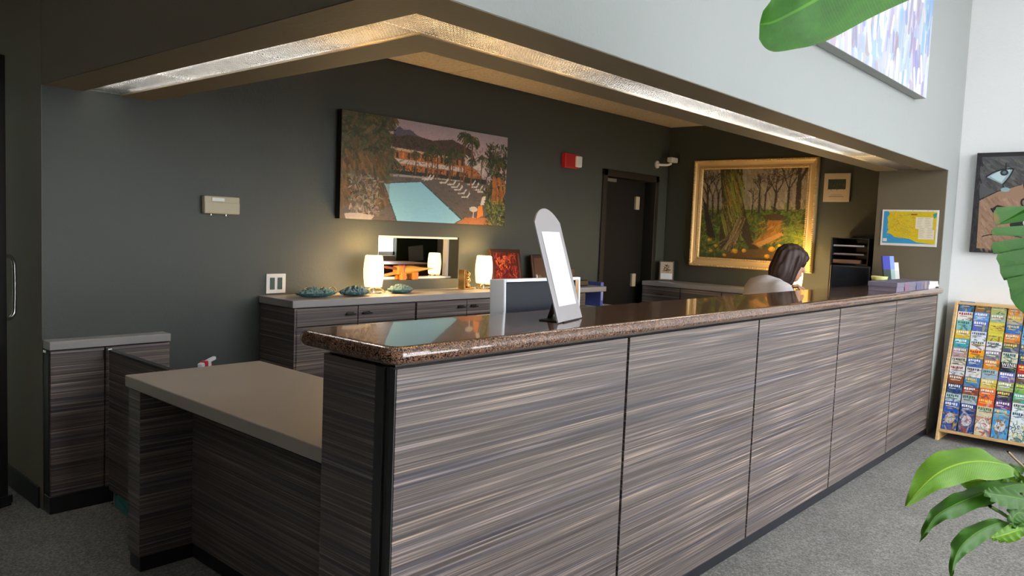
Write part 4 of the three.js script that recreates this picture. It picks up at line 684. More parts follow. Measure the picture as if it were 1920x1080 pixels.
{ // local axes: +z forward, +y up, +x her left
  const t = thing('person', 'woman with dark brown hair in a pale jacket sitting behind the counter, hand at chin', 'person', [3.925, 0, -0.855], Math.atan2(0.79, 0.61));
  const skin = mat(rgb(0.55, 0.30, 0.20), 0.55), hairM = mat(rgb(0.030, 0.014, 0.010), 0.62), jacketM = mat(rgb(0.56, 0.53, 0.54), 0.75), trouserM = mat(rgb(0.03, 0.03, 0.036), 0.8), strapM = mat(rgb(0.02, 0.025, 0.06), 0.6);
  const HC = [0, 1.235, 0.245], tilt = 0.30, ct = Math.cos(tilt), st = Math.sin(tilt);
  const toHead = (p) => { const x = p[0] - HC[0], y = p[1] - HC[1], z = p[2] - HC[2]; return [x, y * ct + z * st, -y * st + z * ct]; };   // head nods forward
  const J = { pel: [0, 0.55, 0], rs: [-0.175, 1.045, 0.085], re: [-0.235, 0.81, 0.27], rw: [-0.075, 0.985, 0.355], ls: [0.175, 1.045, 0.085], le: [0.24, 0.8, 0.2], lw: [0.12, 0.775, 0.42] };
  const torso = (p, o) => { let d = ell(p, [0, 0.96, 0.05], [0.165 + o, 0.17 + o, 0.11 + o]); d = smin(d, ell(p, [0, 0.75, 0.01], [0.14 + o, 0.18 + o, 0.105 + o]), 0.08); d = smin(d, ell(p, [0, 0.57, -0.01], [0.165 + o, 0.11 + o, 0.13 + o]), 0.08); d = smin(d, ell(p, [0, 0.97, 0.12], [0.12 + o, 0.075 + o, 0.075 + o]), 0.05); return smin(d, capsule(p, J.rs, J.ls, 0.058 + o, 0.058 + o), 0.07); };
  const arms = (p, o) => Math.min(smin(capsule(p, J.rs, J.re, 0.052 + o, 0.042 + o), capsule(p, J.re, J.rw, 0.040 + o, 0.027 + o), 0.02), smin(capsule(p, J.ls, J.le, 0.052 + o, 0.042 + o), capsule(p, J.le, J.lw, 0.040 + o, 0.027 + o), 0.02));
  const legs = (p, o) => { let d = 9; for (const s of [-1, 1]) { const e = smin(capsule(p, [s * 0.09, 0.55, 0.02], [s * 0.11, 0.53, 0.43], 0.085 + o, 0.062 + o), capsule(p, [s * 0.11, 0.53, 0.43], [s * 0.11, 0.12, 0.40], 0.058 + o, 0.04 + o), 0.03); d = Math.min(d, e); } return d; };
  const bodyF = (p) => { let d = smin(torso(p, 0), arms(p, 0), 0.03); d = smin(d, legs(p, 0), 0.05); d = smin(d, capsule(p, [0, 1.05, 0.095], [0, 1.17, 0.19], 0.058, 0.05), 0.03); for (const s of [-1, 1]) d = smin(d, capsule(p, [s * 0.11, 0.055, 0.37], [s * 0.115, 0.04, 0.54], 0.042, 0.032), 0.03); return d; };
  const headF = (q) => { // head axes: y up, z to the face
    let d = ell(q, [0, 0.03, -0.012], [0.076, 0.085, 0.094]); d = smin(d, ell(q, [0, -0.035, 0.03], [0.058, 0.075, 0.062]), 0.035); d = smin(d, ell(q, [0, -0.088, 0.055], [0.028, 0.022, 0.026]), 0.03);
    d = smin(d, capsule(q, [0, 0.022, 0.088], [0, -0.02, 0.112], 0.008, 0.012), 0.014); d = smin(d, ell(q, [0, -0.052, 0.09], [0.022, 0.006, 0.01]), 0.008); d = smin(d, ell(q, [0, -0.062, 0.087], [0.02, 0.006, 0.01]), 0.008);
    for (const s of [-1, 1]) { d = smin(d, ell(q, [s * 0.033, 0.036, 0.074], [0.024, 0.008, 0.014]), 0.012); d = -smin(-d, ell(q, [s * 0.031, 0.014, 0.092], [0.016, 0.010, 0.014]), 0.01); d = smin(d, ell(q, [s * 0.078, -0.005, -0.012], [0.011, 0.032, 0.02]), 0.008); }
    return d;
  };
  // right hand curled under the chin, left hand flat on the desk
  const hand = (o, F, U) => { const fv = V(...F).normalize(), sv = new THREE.Vector3().crossVectors(V(...U), fv).normalize(), uv = new THREE.Vector3().crossVectors(fv, sv), fwd = fv.toArray(), up = uv.toArray(), side = sv.toArray(); // palm along fwd, thickness along up, thumb to side
    const at = (a, b, c) => [o[0] + fwd[0] * a + up[0] * b + side[0] * c, o[1] + fwd[1] * a + up[1] * b + side[1] * c, o[2] + fwd[2] * a + up[2] * b + side[2] * c], bones = [];
    for (const c of [-0.024, -0.008, 0.008, 0.024]) bones.push([at(0, 0, c * 0.7), at(0.075, 0.004, c), 0.0135, 0.012]);
    [[-0.027, 0.05], [-0.009, 0.062], [0.009, 0.066], [0.027, 0.058]].forEach(([c, L]) => { const k = at(0.078, 0.002, c), m = at(0.078 + L * 0.5, -0.014, c), e = at(0.078 + L * 0.72, -0.042, c); bones.push([k, m, 0.0092, 0.0085], [m, e, 0.0085, 0.0072]); });
    const b0 = at(0.025, 0, 0.026), b1 = at(0.06, -0.012, 0.055), b2 = at(0.09, -0.022, 0.058); bones.push([b0, b1, 0.013, 0.0105], [b1, b2, 0.0105, 0.008]);
    return (p) => { let d = 9; for (let i = 0; i < 4; i++) d = smin(d, capsule(p, ...bones[i]), 0.012); for (let i = 4; i < bones.length; i++) d = smin(d, capsule(p, ...bones[i]), 0.004); return d; };
  };
  const rh = hand([-0.068, 0.998, 0.345], [0.3, 0.85, -0.45], [-0.3, 0.45, 0.85]), lh = hand([0.11, 0.775, 0.43], [-0.2, -0.05, 0.98], [0, 1, 0.05]);
  const body = part('body', [meshed([0, 0.62, 0.18], 0.64, 0.013, bodyF), meshed(HC, 0.15, 0.0034, (p) => headF(toHead(p))), meshed([-0.05, 1.05, 0.32], 0.12, 0.0034, rh), meshed([0.1, 0.77, 0.5], 0.12, 0.0034, lh)], skin, t);
  const cut = (d, e) => Math.max(d, e);
  part('jacket', meshed([0, 0.82, 0.15], 0.37, 0.008, (p) => {
    const wob = 0.004 * Math.sin(p[1] * 60 + p[0] * 30) * Math.sin(p[2] * 45);
    let d = smin(torso(p, 0.014), arms(p, 0.013), 0.03) + wob; d = smin(d, capsule(p, [-0.06, 1.075, 0.06], [0.06, 1.075, 0.06], 0.055, 0.055), 0.03);
    d = cut(d, -(capsule(p, [0, 1.115, 0.14], [0, 0.93, 0.27], 0.06, 0.03))); d = cut(d, 0.52 - p[1]); d = cut(d, -capsule(p, J.rw, [J.rw[0] + 0.04, J.rw[1] + 0.09, J.rw[2]], 0.05, 0.06)); return cut(d, -capsule(p, J.lw, [J.lw[0], J.lw[1], J.lw[2] + 0.1], 0.05, 0.06));
  }), jacketM, t);
  part('trousers', meshed([0, 0.36, 0.2], 0.42, 0.012, (p) => cut(cut(smin(legs(p, 0.012), ell(p, [0, 0.56, -0.01], [0.178, 0.11, 0.142]), 0.05), p[1] - 0.62), 0.09 - p[1])), trouserM, t);
  for (const s of [-1, 1]) part('shoe', meshed([s * 0.112, 0.05, 0.45], 0.16, 0.008, (p) => cut(capsule(p, [s * 0.11, 0.06, 0.37], [s * 0.115, 0.043, 0.545], 0.05, 0.04), 0.006 - p[1])), M.black, t);
  // straight bob with a fringe
  part('hair', meshed([0, 1.205, 0.22], 0.19, 0.0048, (p) => {
    const q = toHead(p), w = 0.0022 * Math.sin(q[0] * 190 + q[1] * 12) + 0.0018 * Math.sin(q[2] * 170 + q[1] * 9);
    let d = ell(q, [0, 0.038, -0.016], [0.096, 0.098, 0.112]);
    d = smin(d, ell(q, [0, -0.06, -0.05], [0.094, 0.115, 0.085]), 0.03);
    for (const s of [-1, 1]) d = smin(d, capsule(q, [s * 0.076, 0.03, -0.004], [s * 0.07, -0.135, 0.006], 0.026, 0.018), 0.025);
    d = smin(d, ell(q, [0, 0.07, 0.058], [0.066, 0.030, 0.036]), 0.02) + w;
    d = cut(d, -ell(q, [0, -0.062, 0.12], [0.075, 0.11, 0.098])); d = cut(d, -0.15 - q[1]); return d;
  }), hairM, t, 'dark brown bob');
  const un = (q) => [HC[0] + q[0], HC[1] + q[1] * ct - q[2] * st, HC[2] + q[1] * st + q[2] * ct];
  for (const s of [-1, 1]) { part('eye', new THREE.SphereGeometry(0.0095, 14, 10).translate(...un([s * 0.031, 0.014, 0.078])), mat(rgb(0.7, 0.68, 0.66), 0.2), t); part('iris', new THREE.SphereGeometry(0.0048, 10, 8).translate(...un([s * 0.031, 0.0125, 0.0845])), mat(rgb(0.03, 0.015, 0.01), 0.2), t); }
  part('lips', new THREE.SphereGeometry(1, 14, 8).scale(0.021, 0.0075, 0.008).rotateX(tilt).translate(...un([0, -0.057, 0.0925])), mat(rgb(0.42, 0.12, 0.10), 0.4), t);
  part('lanyard', [tube([[-0.07, 1.1, 0.10], [-0.075, 1.06, 0.19], [-0.05, 0.95, 0.24], [-0.02, 0.82, 0.19]], 0.006, 24, 6), tube([[0.07, 1.1, 0.10], [0.075, 1.06, 0.19], [0.05, 0.95, 0.24], [0.02, 0.82, 0.19]], 0.006, 24, 6)], strapM, t, 'dark blue lanyard');
}
{
  const t = thing('office_chair', 'dark swivel chair under the seated woman', 'chair', [3.925, 0, -0.855], Math.atan2(0.79, 0.61));
  part('seat', rbox(-0.24, 0.24, 0.375, 0.425, -0.2, 0.26, 0.03, 3), M.blackPlastic, t); part('backrest', rbox(-0.2, 0.2, 0.56, 0.86, -0.285, -0.24, 0.02, 3), M.blackPlastic, t); part('back_post', rbox(-0.025, 0.025, 0.37, 0.7, -0.31, -0.285, 0.005), M.darkMetal, t);
  part('column', cyl(0.025, 0.03, 0.31, 0, 0.07, 0.02, 16), M.darkMetal, t);
  for (let k = 0; k < 5; k++) { const a = k * 1.2566 + 0.3; part('base_arm', tube([[0, 0.1, 0.02], [Math.cos(a) * 0.14, 0.085, 0.02 + Math.sin(a) * 0.14], [Math.cos(a) * 0.27, 0.062, 0.02 + Math.sin(a) * 0.27]], 0.016, 8, 8), M.blackPlastic, t); part('caster', new THREE.SphereGeometry(0.028, 14, 10).translate(Math.cos(a) * 0.27, 0.028, 0.02 + Math.sin(a) * 0.27), M.blackPlastic, t); }
}
// ------------------------------------------------------------------ brochure rack against the white wall
const RZ0 = 0.085, RC = 8, RW = 0.1035, RZ1 = RZ0 + 0.02 + RC * RW + 0.022;
{
  const t = thing('brochure_rack', 'pale maple floor rack holding tiers of travel brochures against the white wall', 'rack');
  const side = (z) => { const s = new THREE.Shape([[4.998, 0], [5.40, 0], [5.40, 0.995], [5.262, 0.995]].map(([x, y]) => new THREE.Vector2(x, y))); const g = new THREE.ExtrudeGeometry(s, { depth: 0.018, bevelEnabled: true, bevelSize: 0.0015, bevelThickness: 0.0015, bevelSegments: 1 }); g.translate(0, 0, z); return metreUV(g); };
  part('side_panel', side(RZ0), M.maple, t); part('side_panel', side(RZ1), M.maple, t);
  part('bottom_shelf', rbox(5.012, 5.14, 0.062, 0.080, RZ0 + 0.02, RZ1, 0.002), M.maple, t); part('top_rail', rbox(5.262, 5.40, 0.977, 0.995, RZ0 + 0.02, RZ1, 0.002), M.maple, t);
  part('back_board', box(5.39, 5.398, 0.1, 0.977, RZ0 + 0.02, RZ1), M.maple, t);
  for (let k = 1; k < 12; k++) part('tier_ledge', box(5.03 + k * 0.0195, 5.07 + k * 0.0195, 0.078 + k * 0.0655, 0.082 + k * 0.0655, RZ0 + 0.02, RZ1), M.maple, t);
}
// fronts: one printed atlas, a cell each
const TITLES = {};
const COLS = [ // by column from the wooden side, top tier first: colours and a word for the look
  ['blue sea:2f7fc4', 'white:e4e8ea', 'pale teal:7cc4c8', 'yellow and black:d9b82a', 'teal:3fa6b4', 'grey pink:b09aa6', 'white and green:d8dcd0', 'white:e6e6e6', 'brown sunset:8a4a24', 'dark blue:24406e', 'white skyline:c8d4dc', 'blue cliff:2456b8'],
  ['brown sunset:9a6a4a', 'sky blue:5f9ad8', 'violet blue:5a6cc0', 'white:e8eaf0', 'white:eceaf0', 'yellow with red print:f0b420', 'blue mountain:4a6cae', 'white:e2e4ea', 'blue and white:4f86c0', 'red brown:8e3a2c', 'black and white:b8bcc4', 'navy cave:1c3f7a'],
  ['yellow green:b8c070', 'pale green:9cb894', 'yellow:e0d048', 'green and yellow:c4cc40', 'white:e6e8e6', 'purple grey:8a7c94', 'orange and red:e08a2a', 'pale blue:9cb8cc', 'yellow:e4c44a', 'orange:ee6a2c', 'orange:ea5a24', 'cream collage:d8cca4'],
  ['orange and blue:e0902c', 'tan:c8a874', 'blue:3a6cc0', 'orange:e08a34', 'dark grey:565a60', 'white and green:dce0c4', 'black wine:22222c', 'violet blue:6a70b4', 'yellow green:b4bc68', 'dark purple:3a2c4c', 'purple:5a3a74', 'light blue map:4a9cd4'],
  ['pale teal:9cc8c0', 'green:6aa884', 'light blue:6ab4dc', 'light blue:78b8e0', 'navy:34507c', 'navy:2c4a74', 'bright red:cc2430', 'brown:6a4a34', 'green and orange:7cb454', 'teal and orange:54a88c', 'white:e8ecec', 'white with fish:dfe8ec'],
  ['navy:24346c', 'yellow:dcc040', 'blue:3c78c8', 'white:e6e8ea', 'red:b83430', 'green:4c8c4c', 'blue:3058a8', 'orange:e07c2c', 'tan:c0a070', 'blue:2c4c9c', 'yellow:e8cc3c', 'dark violet:2c2468'],
  ['teal:3c9898', 'white:ececec', 'orange:dc8434', 'blue:4474c4', 'green:6c9c4c', 'white:e4e4e0', 'violet:6a4c94', 'yellow:dcc848', 'red:c03c34', 'navy:2c3c6c', 'white:e8e8e8', 'blue:3464b4'],
  ['yellow:e0c83c', 'blue:3c6cb4', 'white:eaeaea', 'green:5c9454', 'orange:e08c3c', 'blue:3c74bc', 'tan:c4a878', 'white:e6e6ea', 'teal:489c9c', 'red:b43c3c', 'blue:3458a4', 'green:4c8450'],
];
const atlas = canvasTex(2048, 1536, (g, W, H) => {
  const cw = 128, ch = 256;
  for (let c = 0; c < 8; c++) for (let r = 0; r < 12; r++) {
    const i = c * 12 + r, x = (i % 16) * cw, y = ((i / 16) | 0) * ch, [look, hex] = COLS[c][r].split(':'), base = [parseInt(hex.slice(0, 2), 16), parseInt(hex.slice(2, 4), 16), parseInt(hex.slice(4, 6), 16)], lum = (base[0] + base[1] + base[2]) / 3;
    g.save(); g.beginPath(); g.rect(x, y, cw, ch); g.clip();
    g.fillStyle = css(...base); g.fillRect(x, y, cw, ch);
    const pals = [[[60, 90, 150], [180, 190, 200], [90, 120, 80]], [[150, 90, 60], [220, 180, 90], [70, 60, 60]], [[70, 120, 70], [200, 190, 120], [60, 90, 110]], [[220, 220, 215], [120, 130, 150], [180, 70, 60]]][(rnd() * 4) | 0];
    dabs(g, 16, x, y + 26, x + cw, y + 76, [base, ...pals], 12, 44, rr(-0.3, 0.3), 20, 0.55); dabs(g, 60, x, y + 90, x + cw, y + ch, [base, ...pals], 16, 60, null, 20, 0.6);
    const ink = look.includes('red print') ? '#c8201c' : lum > 170 ? ['#34506e', '#a03028', '#3c6c48', '#444448'][(rnd() * 4) | 0] : ['#f2f0e8', '#f0d860', '#ffffff'][(rnd() * 3) | 0];
    g.fillStyle = ink;
    if (look === 'black wine') { g.font = 'bold 40px serif'; g.fillText('WINE', x + 10, y + 40); }
    else for (let k = 0, px = x + 12; px < x + cw - 26; k++) { const w = rr(7, 15); g.fillRect(px, y + 14 + rr(-2, 2), w, rr(16, 24)); px += w + rr(3, 7); }
    g.fillRect(x + 18, y + 46, rr(50, 90), 5); if (rnd() < 0.5) { g.fillStyle = 'rgba(255,255,255,0.75)'; g.fillRect(x + 12, y + 150, cw - 24, 34); }
    if (r === 11) { g.fillStyle = 'rgba(230,230,225,0.8)'; g.beginPath(); g.ellipse(x + 64, y + 150, 40, 46, 0.3, 0, 7); g.fill(); dabs(g, 30, x + 30, y + 110, x + 98, y + 195, pals, 10, 26); }
    g.restore();
  }
});
M.print = mat(0xffffff, 0.35, { map: atlas });
const ORD = ['first', 'second', 'third', 'fourth', 'fifth', 'sixth', 'seventh', 'eighth', 'ninth', 'tenth', 'eleventh', 'topmost'];
for (let c = 0; c < RC; c++) for (let r = 0; r < 12; r++) {
  const k = 11 - r, i = c * 12 + r, look = COLS[c][r].split(':')[0], h = k === 0 ? 0.205 : rr(0.19, 0.203), w = 0.096, d = rr(0.003, 0.005);
  const g = box(-w / 2, w / 2, 0, h, -d, 0), uv = g.attributes.uv, p = g.attributes.position, nn = g.attributes.normal;
  for (let v = 0; v < uv.count; v++) { const front = nn.getZ(v) > 0.5, uu = front ? (p.getX(v) + w / 2) / w : 0.03, vv = front ? p.getY(v) / h : 0.03; uv.setXY(v, ((i % 16) + 0.02 + 0.96 * uu) / 16, 1 - (((i / 16) | 0) + 1 - (0.02 + 0.96 * vv)) / 6); }
  g.rotateX(-0.20); g.rotateY(-Math.PI / 2); g.translate(5.032 + k * 0.0195, 0.0825 + k * 0.0655, RZ0 + 0.022 + (c + 0.5) * RW + rr(-0.002, 0.002));
  const where = c === 0 ? 'column next to the wooden rack side' : `${ORD[c]} column from the wooden rack side`;
  solo('brochure', g, M.print, `${look} brochure, ${where}, ${k === 0 ? 'bottom tier' : k === 11 ? 'top tier' : ORD[k] + ' tier up'}`, 'brochure', 'brochures in the maple rack');
}
// ------------------------------------------------------------------ plants beside the counter
const leafTex = (banana, a, b, rib) => canvasTex(256, 1024, (g, W, H) => {
  g.fillStyle = css(...a); g.fillRect(0, 0, W, H);
  for (let i = 0; i < 900; i++) { g.fillStyle = jit(b, 16, 0.16); g.beginPath(); g.ellipse(rr(0, W), rr(0, H), rr(6, 30), rr(20, 90), 0, 0, 7); g.fill(); }
  for (const s of [-1, 1]) for (let y = -120; y < H + 120; y += banana ? 9 : 17) { g.strokeStyle = jit(rib, 14, banana ? 0.28 : 0.42); g.lineWidth = banana ? 2 : 2.6; g.beginPath(); g.moveTo(W / 2, y); g.quadraticCurveTo(W / 2 + s * W * 0.3, y - (banana ? 10 : 50), W / 2 + s * W * 0.52, y - (banana ? 34 : 130)); g.stroke(); }
  g.fillStyle = css(...rib); g.fillRect(W / 2 - 5, 0, 10, H);
  for (let i = 0; i < 26; i++) { g.fillStyle = css(150, 110, 40, 0.5); const e = rnd() < 0.5 ? 0 : W; g.beginPath(); g.ellipse(e, rr(0, H), rr(2, 6), rr(6, 26), 0, 0, 7); g.fill(); }
});
const leafMat = (tex) => mat(0xffffff, 0.5, { map: tex, transmission: 0.35, side: THREE.DoubleSide, specularIntensity: 0.35, bumpMap: tex, bumpScale: 0.001 });
M.lily = leafMat(leafTex(false, [110, 158, 26], [92, 142, 20], [156, 194, 56])); M.lilyDark = leafMat(leafTex(false, [70, 122, 26], [54, 100, 22], [100, 150, 48])); M.lilyPale = leafMat(leafTex(false, [104, 152, 34], [90, 140, 26], [150, 186, 70]));
M.banana = leafMat(leafTex(true, [58, 128, 6], [46, 110, 4], [84, 152, 20])); M.stem = mat(rgb(0.13, 0.24, 0.05), 0.5); M.dryStem = mat(rgb(0.36, 0.26, 0.14), 0.7);
function leafGeo(mid, N, width, { fold = 0.2, wave = 0.006, waves = 7, nu = 48, nv = 10, asym = 1 } = {}) {
  const c = new THREE.CatmullRomCurve3(mid.map((p) => V(...p))), n0 = V(...N), pos = [], uv = [], idx = [];
  for (let i = 0; i <= nu; i++) {
    const u = i / nu, P = c.getPoint(u), T = c.getTangent(u), S = new THREE.Vector3().crossVectors(T, n0).normalize(), n = new THREE.Vector3().crossVectors(S, T).normalize(), w = width(u);
    for (let j = 0; j <= nv; j++) {
      const v = (j / nv) * 2 - 1, ww = w * (v > 0 ? 1 : asym), lift = fold * Math.abs(v) * ww + wave * Math.sin(u * waves * 6.28 + (v > 0 ? 0 : 1.7)) * v * v;
      pos.push(P.x + S.x * v * ww + n.x * lift, P.y + S.y * v * ww + n.y * lift, P.z + S.z * v * ww + n.z * lift); uv.push(j / nv, u);
    }
  }
  for (let i = 0; i < nu; i++) for (let j = 0; j < nv; j++) { const a = i * (nv + 1) + j, b = a + nv + 1; idx.push(a, b, a + 1, a + 1, b, b + 1); }
  const g = new THREE.BufferGeometry(); g.setAttribute('position', new THREE.Float32BufferAttribute(pos, 3)); g.setAttribute('uv', new THREE.Float32BufferAttribute(uv, 2)); g.setIndex(idx); g.computeVertexNormals(); return g;
}
const lance = (w, a = 0.16, p = 1) => (u) => u < a ? 0.0035 : w * Math.pow(Math.sin(Math.PI * Math.pow((u - a) / (1 - a), 0.72)), p) + 0.0015;
{
  const crown = [1.115, 0.676, 1.172], t = thing('peace_lily', 'peace lily with long arching green leaves in a pot near the counter', 'plant'), up = [-0.5, 0.75, 0.45];
  const leaves = [
    [[[1.039, 0.824, 1.146], [0.983, 0.863, 1.138], [0.905, 0.887, 1.124], [0.802, 0.907, 1.096], [0.701, 0.914, 1.073], [0.617, 0.907, 1.055], [0.55, 0.887, 1.041], [0.506, 0.855, 1.026]], up, lance(0.045, 0.12, 0.85), M.lily, { fold: -0.25, wave: 0.005, waves: 3.7, asym: 0.9 }],
    [[[1.125, 0.773, 1.157], [1.129, 0.793, 1.13], [1.118, 0.794, 1.087], [1.12, 0.781, 1.045], [1.12, 0.771, 1.017], [1.128, 0.777, 0.995]], [-0.75, 0.3, 0.6], lance(0.03, 0.1, 0.8), M.lilyPale, { wave: 0.006 }],
    [[[1.107, 0.784, 1.182], [1.022, 0.819, 1.158], [0.883, 0.829, 1.12], [0.792, 0.826, 1.094], [0.717, 0.818, 1.071], [0.657, 0.802, 1.05], [0.632, 0.777, 1.04], [0.609, 0.752, 1.032]], [-0.3, 0.8, 0.55], lance(0.024, 0.02, 1.2), M.lilyDark, { fold: -0.45, wave: 0.008, waves: 4.3 }],
    [[[1.046, 0.754, 1.192], [0.955, 0.8, 1.174], [0.856, 0.827, 1.151], [0.787, 0.843, 1.132], [0.749, 0.853, 1.118]], [-0.6, 0.6, 0.5], lance(0.024, 0.1), M.lilyDark, { fold: -0.4, wave: 0.004 }],
    [[[1.063, 0.706, 1.171], [0.99, 0.732, 1.161], [0.867, 0.759, 1.14], [0.772, 0.766, 1.124], [0.695, 0.763, 1.112], [0.646, 0.752, 1.104], [0.615, 0.735, 1.101], [0.586, 0.705, 1.102]], [-0.45, 0.75, 0.5], lance(0.02, 0.22, 1.1), M.lilyDark, { fold: -0.5, wave: 0.006, waves: 4 }],
    [[[1.068, 0.703, 1.176], [0.99, 0.716, 1.163], [0.923, 0.72, 1.148], [0.872, 0.723, 1.135], [0.837, 0.725, 1.126]], [-0.6, 0.6, 0.5], lance(0.02, 0.2), M.lily, { wave: 0.006 }],
    [[[1.169, 0.83, 1.17], [1.113, 0.843, 1.137], [1.034, 0.841, 1.123], [0.954, 0.839, 1.109], [0.887, 0.828, 1.095]], [-0.1, 0.95, 0.2], lance(0.018, 0.15), M.lilyDark, { fold: -0.3 }],
    [[[1.081, 0.711, 1.191], [1.025, 0.746, 1.168], [0.951, 0.766, 1.159], [0.885, 0.766, 1.16], [0.864, 0.753, 1.168]], [-0.6, 0.5, 0.6], lance(0.022, 0.2), M.lilyDark, { wave: 0.006 }],
    [[[1.13, 0.70, 1.18], [1.2, 0.85, 1.25], [1.3, 0.93, 1.33], [1.42, 0.92, 1.42], [1.5, 0.84, 1.48]], [0, 1, 0], lance(0.045, 0.2), M.lily, {}],
    [[[1.13, 0.70, 1.2], [1.25, 0.85, 1.35], [1.38, 0.92, 1.55], [1.45, 0.86, 1.7]], [0, 1, 0], lance(0.045, 0.2), M.lilyDark, {}],
    [[[1.12, 0.70, 1.19], [1.1, 0.86, 1.3], [1.08, 0.95, 1.42], [1.06, 0.92, 1.55]], [0, 1, 0], lance(0.045, 0.2), M.lily, {}],
  ];
  for (const [m, n, w, M_, o] of leaves) part('leaf', leafGeo(m, n, w, o), M_, t);
  for (const [m] of leaves.slice(0, 8)) part('petiole', tube([[1.13 + rr(-0.02, 0.02), 0.42, 1.19 + rr(-0.02, 0.02)], [1.12, 0.58, 1.18], m[0]], 0.0045, 16, 6), M.stem, t);
  for (const [m] of leaves.slice(8)) part('petiole', tube([[1.13 + rr(-0.02, 0.02), 0.42, 1.19], [1.13, 0.56, 1.19], m[0]], 0.0045, 12, 6), M.stem, t);
  part('leaf_stem', tube([[1.115, 0.676, 1.172], [1.028, 0.72, 1.145], [0.939, 0.76, 1.131], [0.839, 0.799, 1.12]], 0.0042, 20, 6), M.stem, t);
  part('dry_stalk', tube([[1.127, 0.811, 1.171], [1.059, 0.853, 1.15], [1.011, 0.879, 1.138], [0.975, 0.903, 1.125]], 0.0028, 12, 6), M.dryStem, t);
  part('dry_stalk', tube([[1.115, 0.676, 1.172], [1.127, 0.75, 1.172], [1.127, 0.811, 1.171]], 0.0028, 8, 6), M.dryStem, t);
  const pot = part('pot', lathe([[0, 0], [0.12, 0], [0.14, 0.03], [0.165, 0.36], [0.175, 0.38], [0.175, 0.4], [0.158, 0.4], [0.15, 0.36], [0, 0.36]], 36), mat(rgb(0.10, 0.06, 0.04), 0.5), t); pot.position.set(1.13, 0, 1.19);
  const soil = part('soil', cyl(0.152, 0.152, 0.03, 0, 0.36, 0, 30), mat(rgb(0.02, 0.014, 0.01), 0.95), t); soil.position.set(1.13, 0, 1.19);
}
{ // bird of paradise plant: one leaf hangs in from above, a torn one from the side
  const t = thing('bird_of_paradise', 'tall bird of paradise plant with large green leaves, one torn into strips', 'plant');
  const tipW = (u) => 0.105 * Math.pow(Math.sin(Math.PI * Math.min(1, 0.03 + u * 0.62)), 0.55) * (u < 0.985 ? 1 : 0.6);
  part('leaf', leafGeo([[0.352, 1.836, 0.713], [0.379, 1.844, 0.727], [0.432, 1.875, 0.753], [0.496, 1.913, 0.775], [0.606, 1.986, 0.831], [0.753, 2.068, 0.896], [0.924, 2.137, 0.975], [1.102, 2.165, 1.066]], [-0.52, -0.42, 0.74], tipW, { fold: 0.12, wave: 0.003, waves: 3, nu: 64 }), M.banana, t);
  part('petiole', tube([[1.102, 2.165, 1.066], [1.269, 2.119, 1.138], [1.381, 1.917, 1.212], [1.461, 1.501, 1.273], [1.5, 0.9, 1.33], [1.5, 0.4, 1.36]], 0.014, 40, 8), M.stem, t);
  // torn leaf: strips in a gently curled sheet
  const k = 0.0012, X = (x) => (x - 1920) * k, Y = (y) => (490 - y) * k, torn = new THREE.Group(); torn.name = 'torn_leaf'; t.add(torn);
  torn.position.set(0.86, 1.365, 1.14); torn.quaternion.setFromRotationMatrix(new THREE.Matrix4().makeBasis(V(0.666, 0.041, 0.745), V(0.028, 0.996, -0.08), V(-0.745, 0.074, 0.6625)));
  const strips = [
    [[2010, 358], [1930, 386], [1854, 391], [1847, 402], [1850, 418], [1857, 424], [1925, 414], [2000, 402]], [[2000, 398], [1925, 423], [1846, 429], [1840, 436], [1843, 443], [1925, 444], [1995, 432]],
    [[1995, 428], [1930, 443], [1850, 456], [1844, 463], [1852, 477], [1920, 467], [1990, 456]], [[1990, 450], [1925, 465], [1856, 477], [1853, 486], [1862, 499], [1920, 494], [1985, 480]],
    [[1985, 474], [1920, 489], [1864, 497], [1866, 512], [1875, 526], [1930, 519], [1980, 506]], [[1980, 500], [1930, 513], [1876, 523], [1881, 538], [1886, 545], [1930, 540], [1975, 530]],
    [[1975, 522], [1930, 532], [1885, 541], [1889, 560], [1900, 575], [1916, 588], [1940, 596], [1966, 580]],
    [[2012, 360], [2090, 400], [2120, 470], [2090, 540], [2030, 590], [1970, 590], [1968, 570], [1982, 500], [1996, 420]],
  ];
  for (const [i, s] of strips.entries()) {
    const sh = new THREE.Shape(); s.forEach(([x, y], j) => (j ? sh.lineTo(X(x), Y(y)) : sh.moveTo(X(x), Y(y)))); const g = new THREE.ExtrudeGeometry(sh, { depth: 0.0006, bevelEnabled: false }), p = g.attributes.position, uv = g.attributes.uv;
    for (let j = 0; j < p.count; j++) { const x = p.getX(j), y = p.getY(j), d = x - (y + 0.13) * 0.28 - 0.04; uv.setXY(j, clamp(0.5 + d / 0.3, 0, 0.49 + (i === 7 ? 0.5 : 0)), y * 2.2 + (i % 3) * 0.13); p.setZ(j, p.getZ(j) + 0.9 * d * d + (i % 2 ? 0.006 : 0) + (i - 3) * 0.0015); }
    g.computeVertexNormals(); part('leaf_strip', g, M.banana, torn);
  }
  part('midrib', tube([[X(2018), Y(340), 0.004], [X(1998), Y(420), 0.004], [X(1983), Y(500), 0.004], [X(1966), Y(572), 0.004]], 0.004, 20, 6), M.stem, torn);
  part('petiole', tube([[0.945, 1.55, 1.214], [1.095, 1.611, 1.226], [1.292, 1.588, 1.255], [1.437, 1.386, 1.289], [1.49, 0.9, 1.34], [1.5, 0.4, 1.38]], 0.012, 40, 8), M.stem, t);
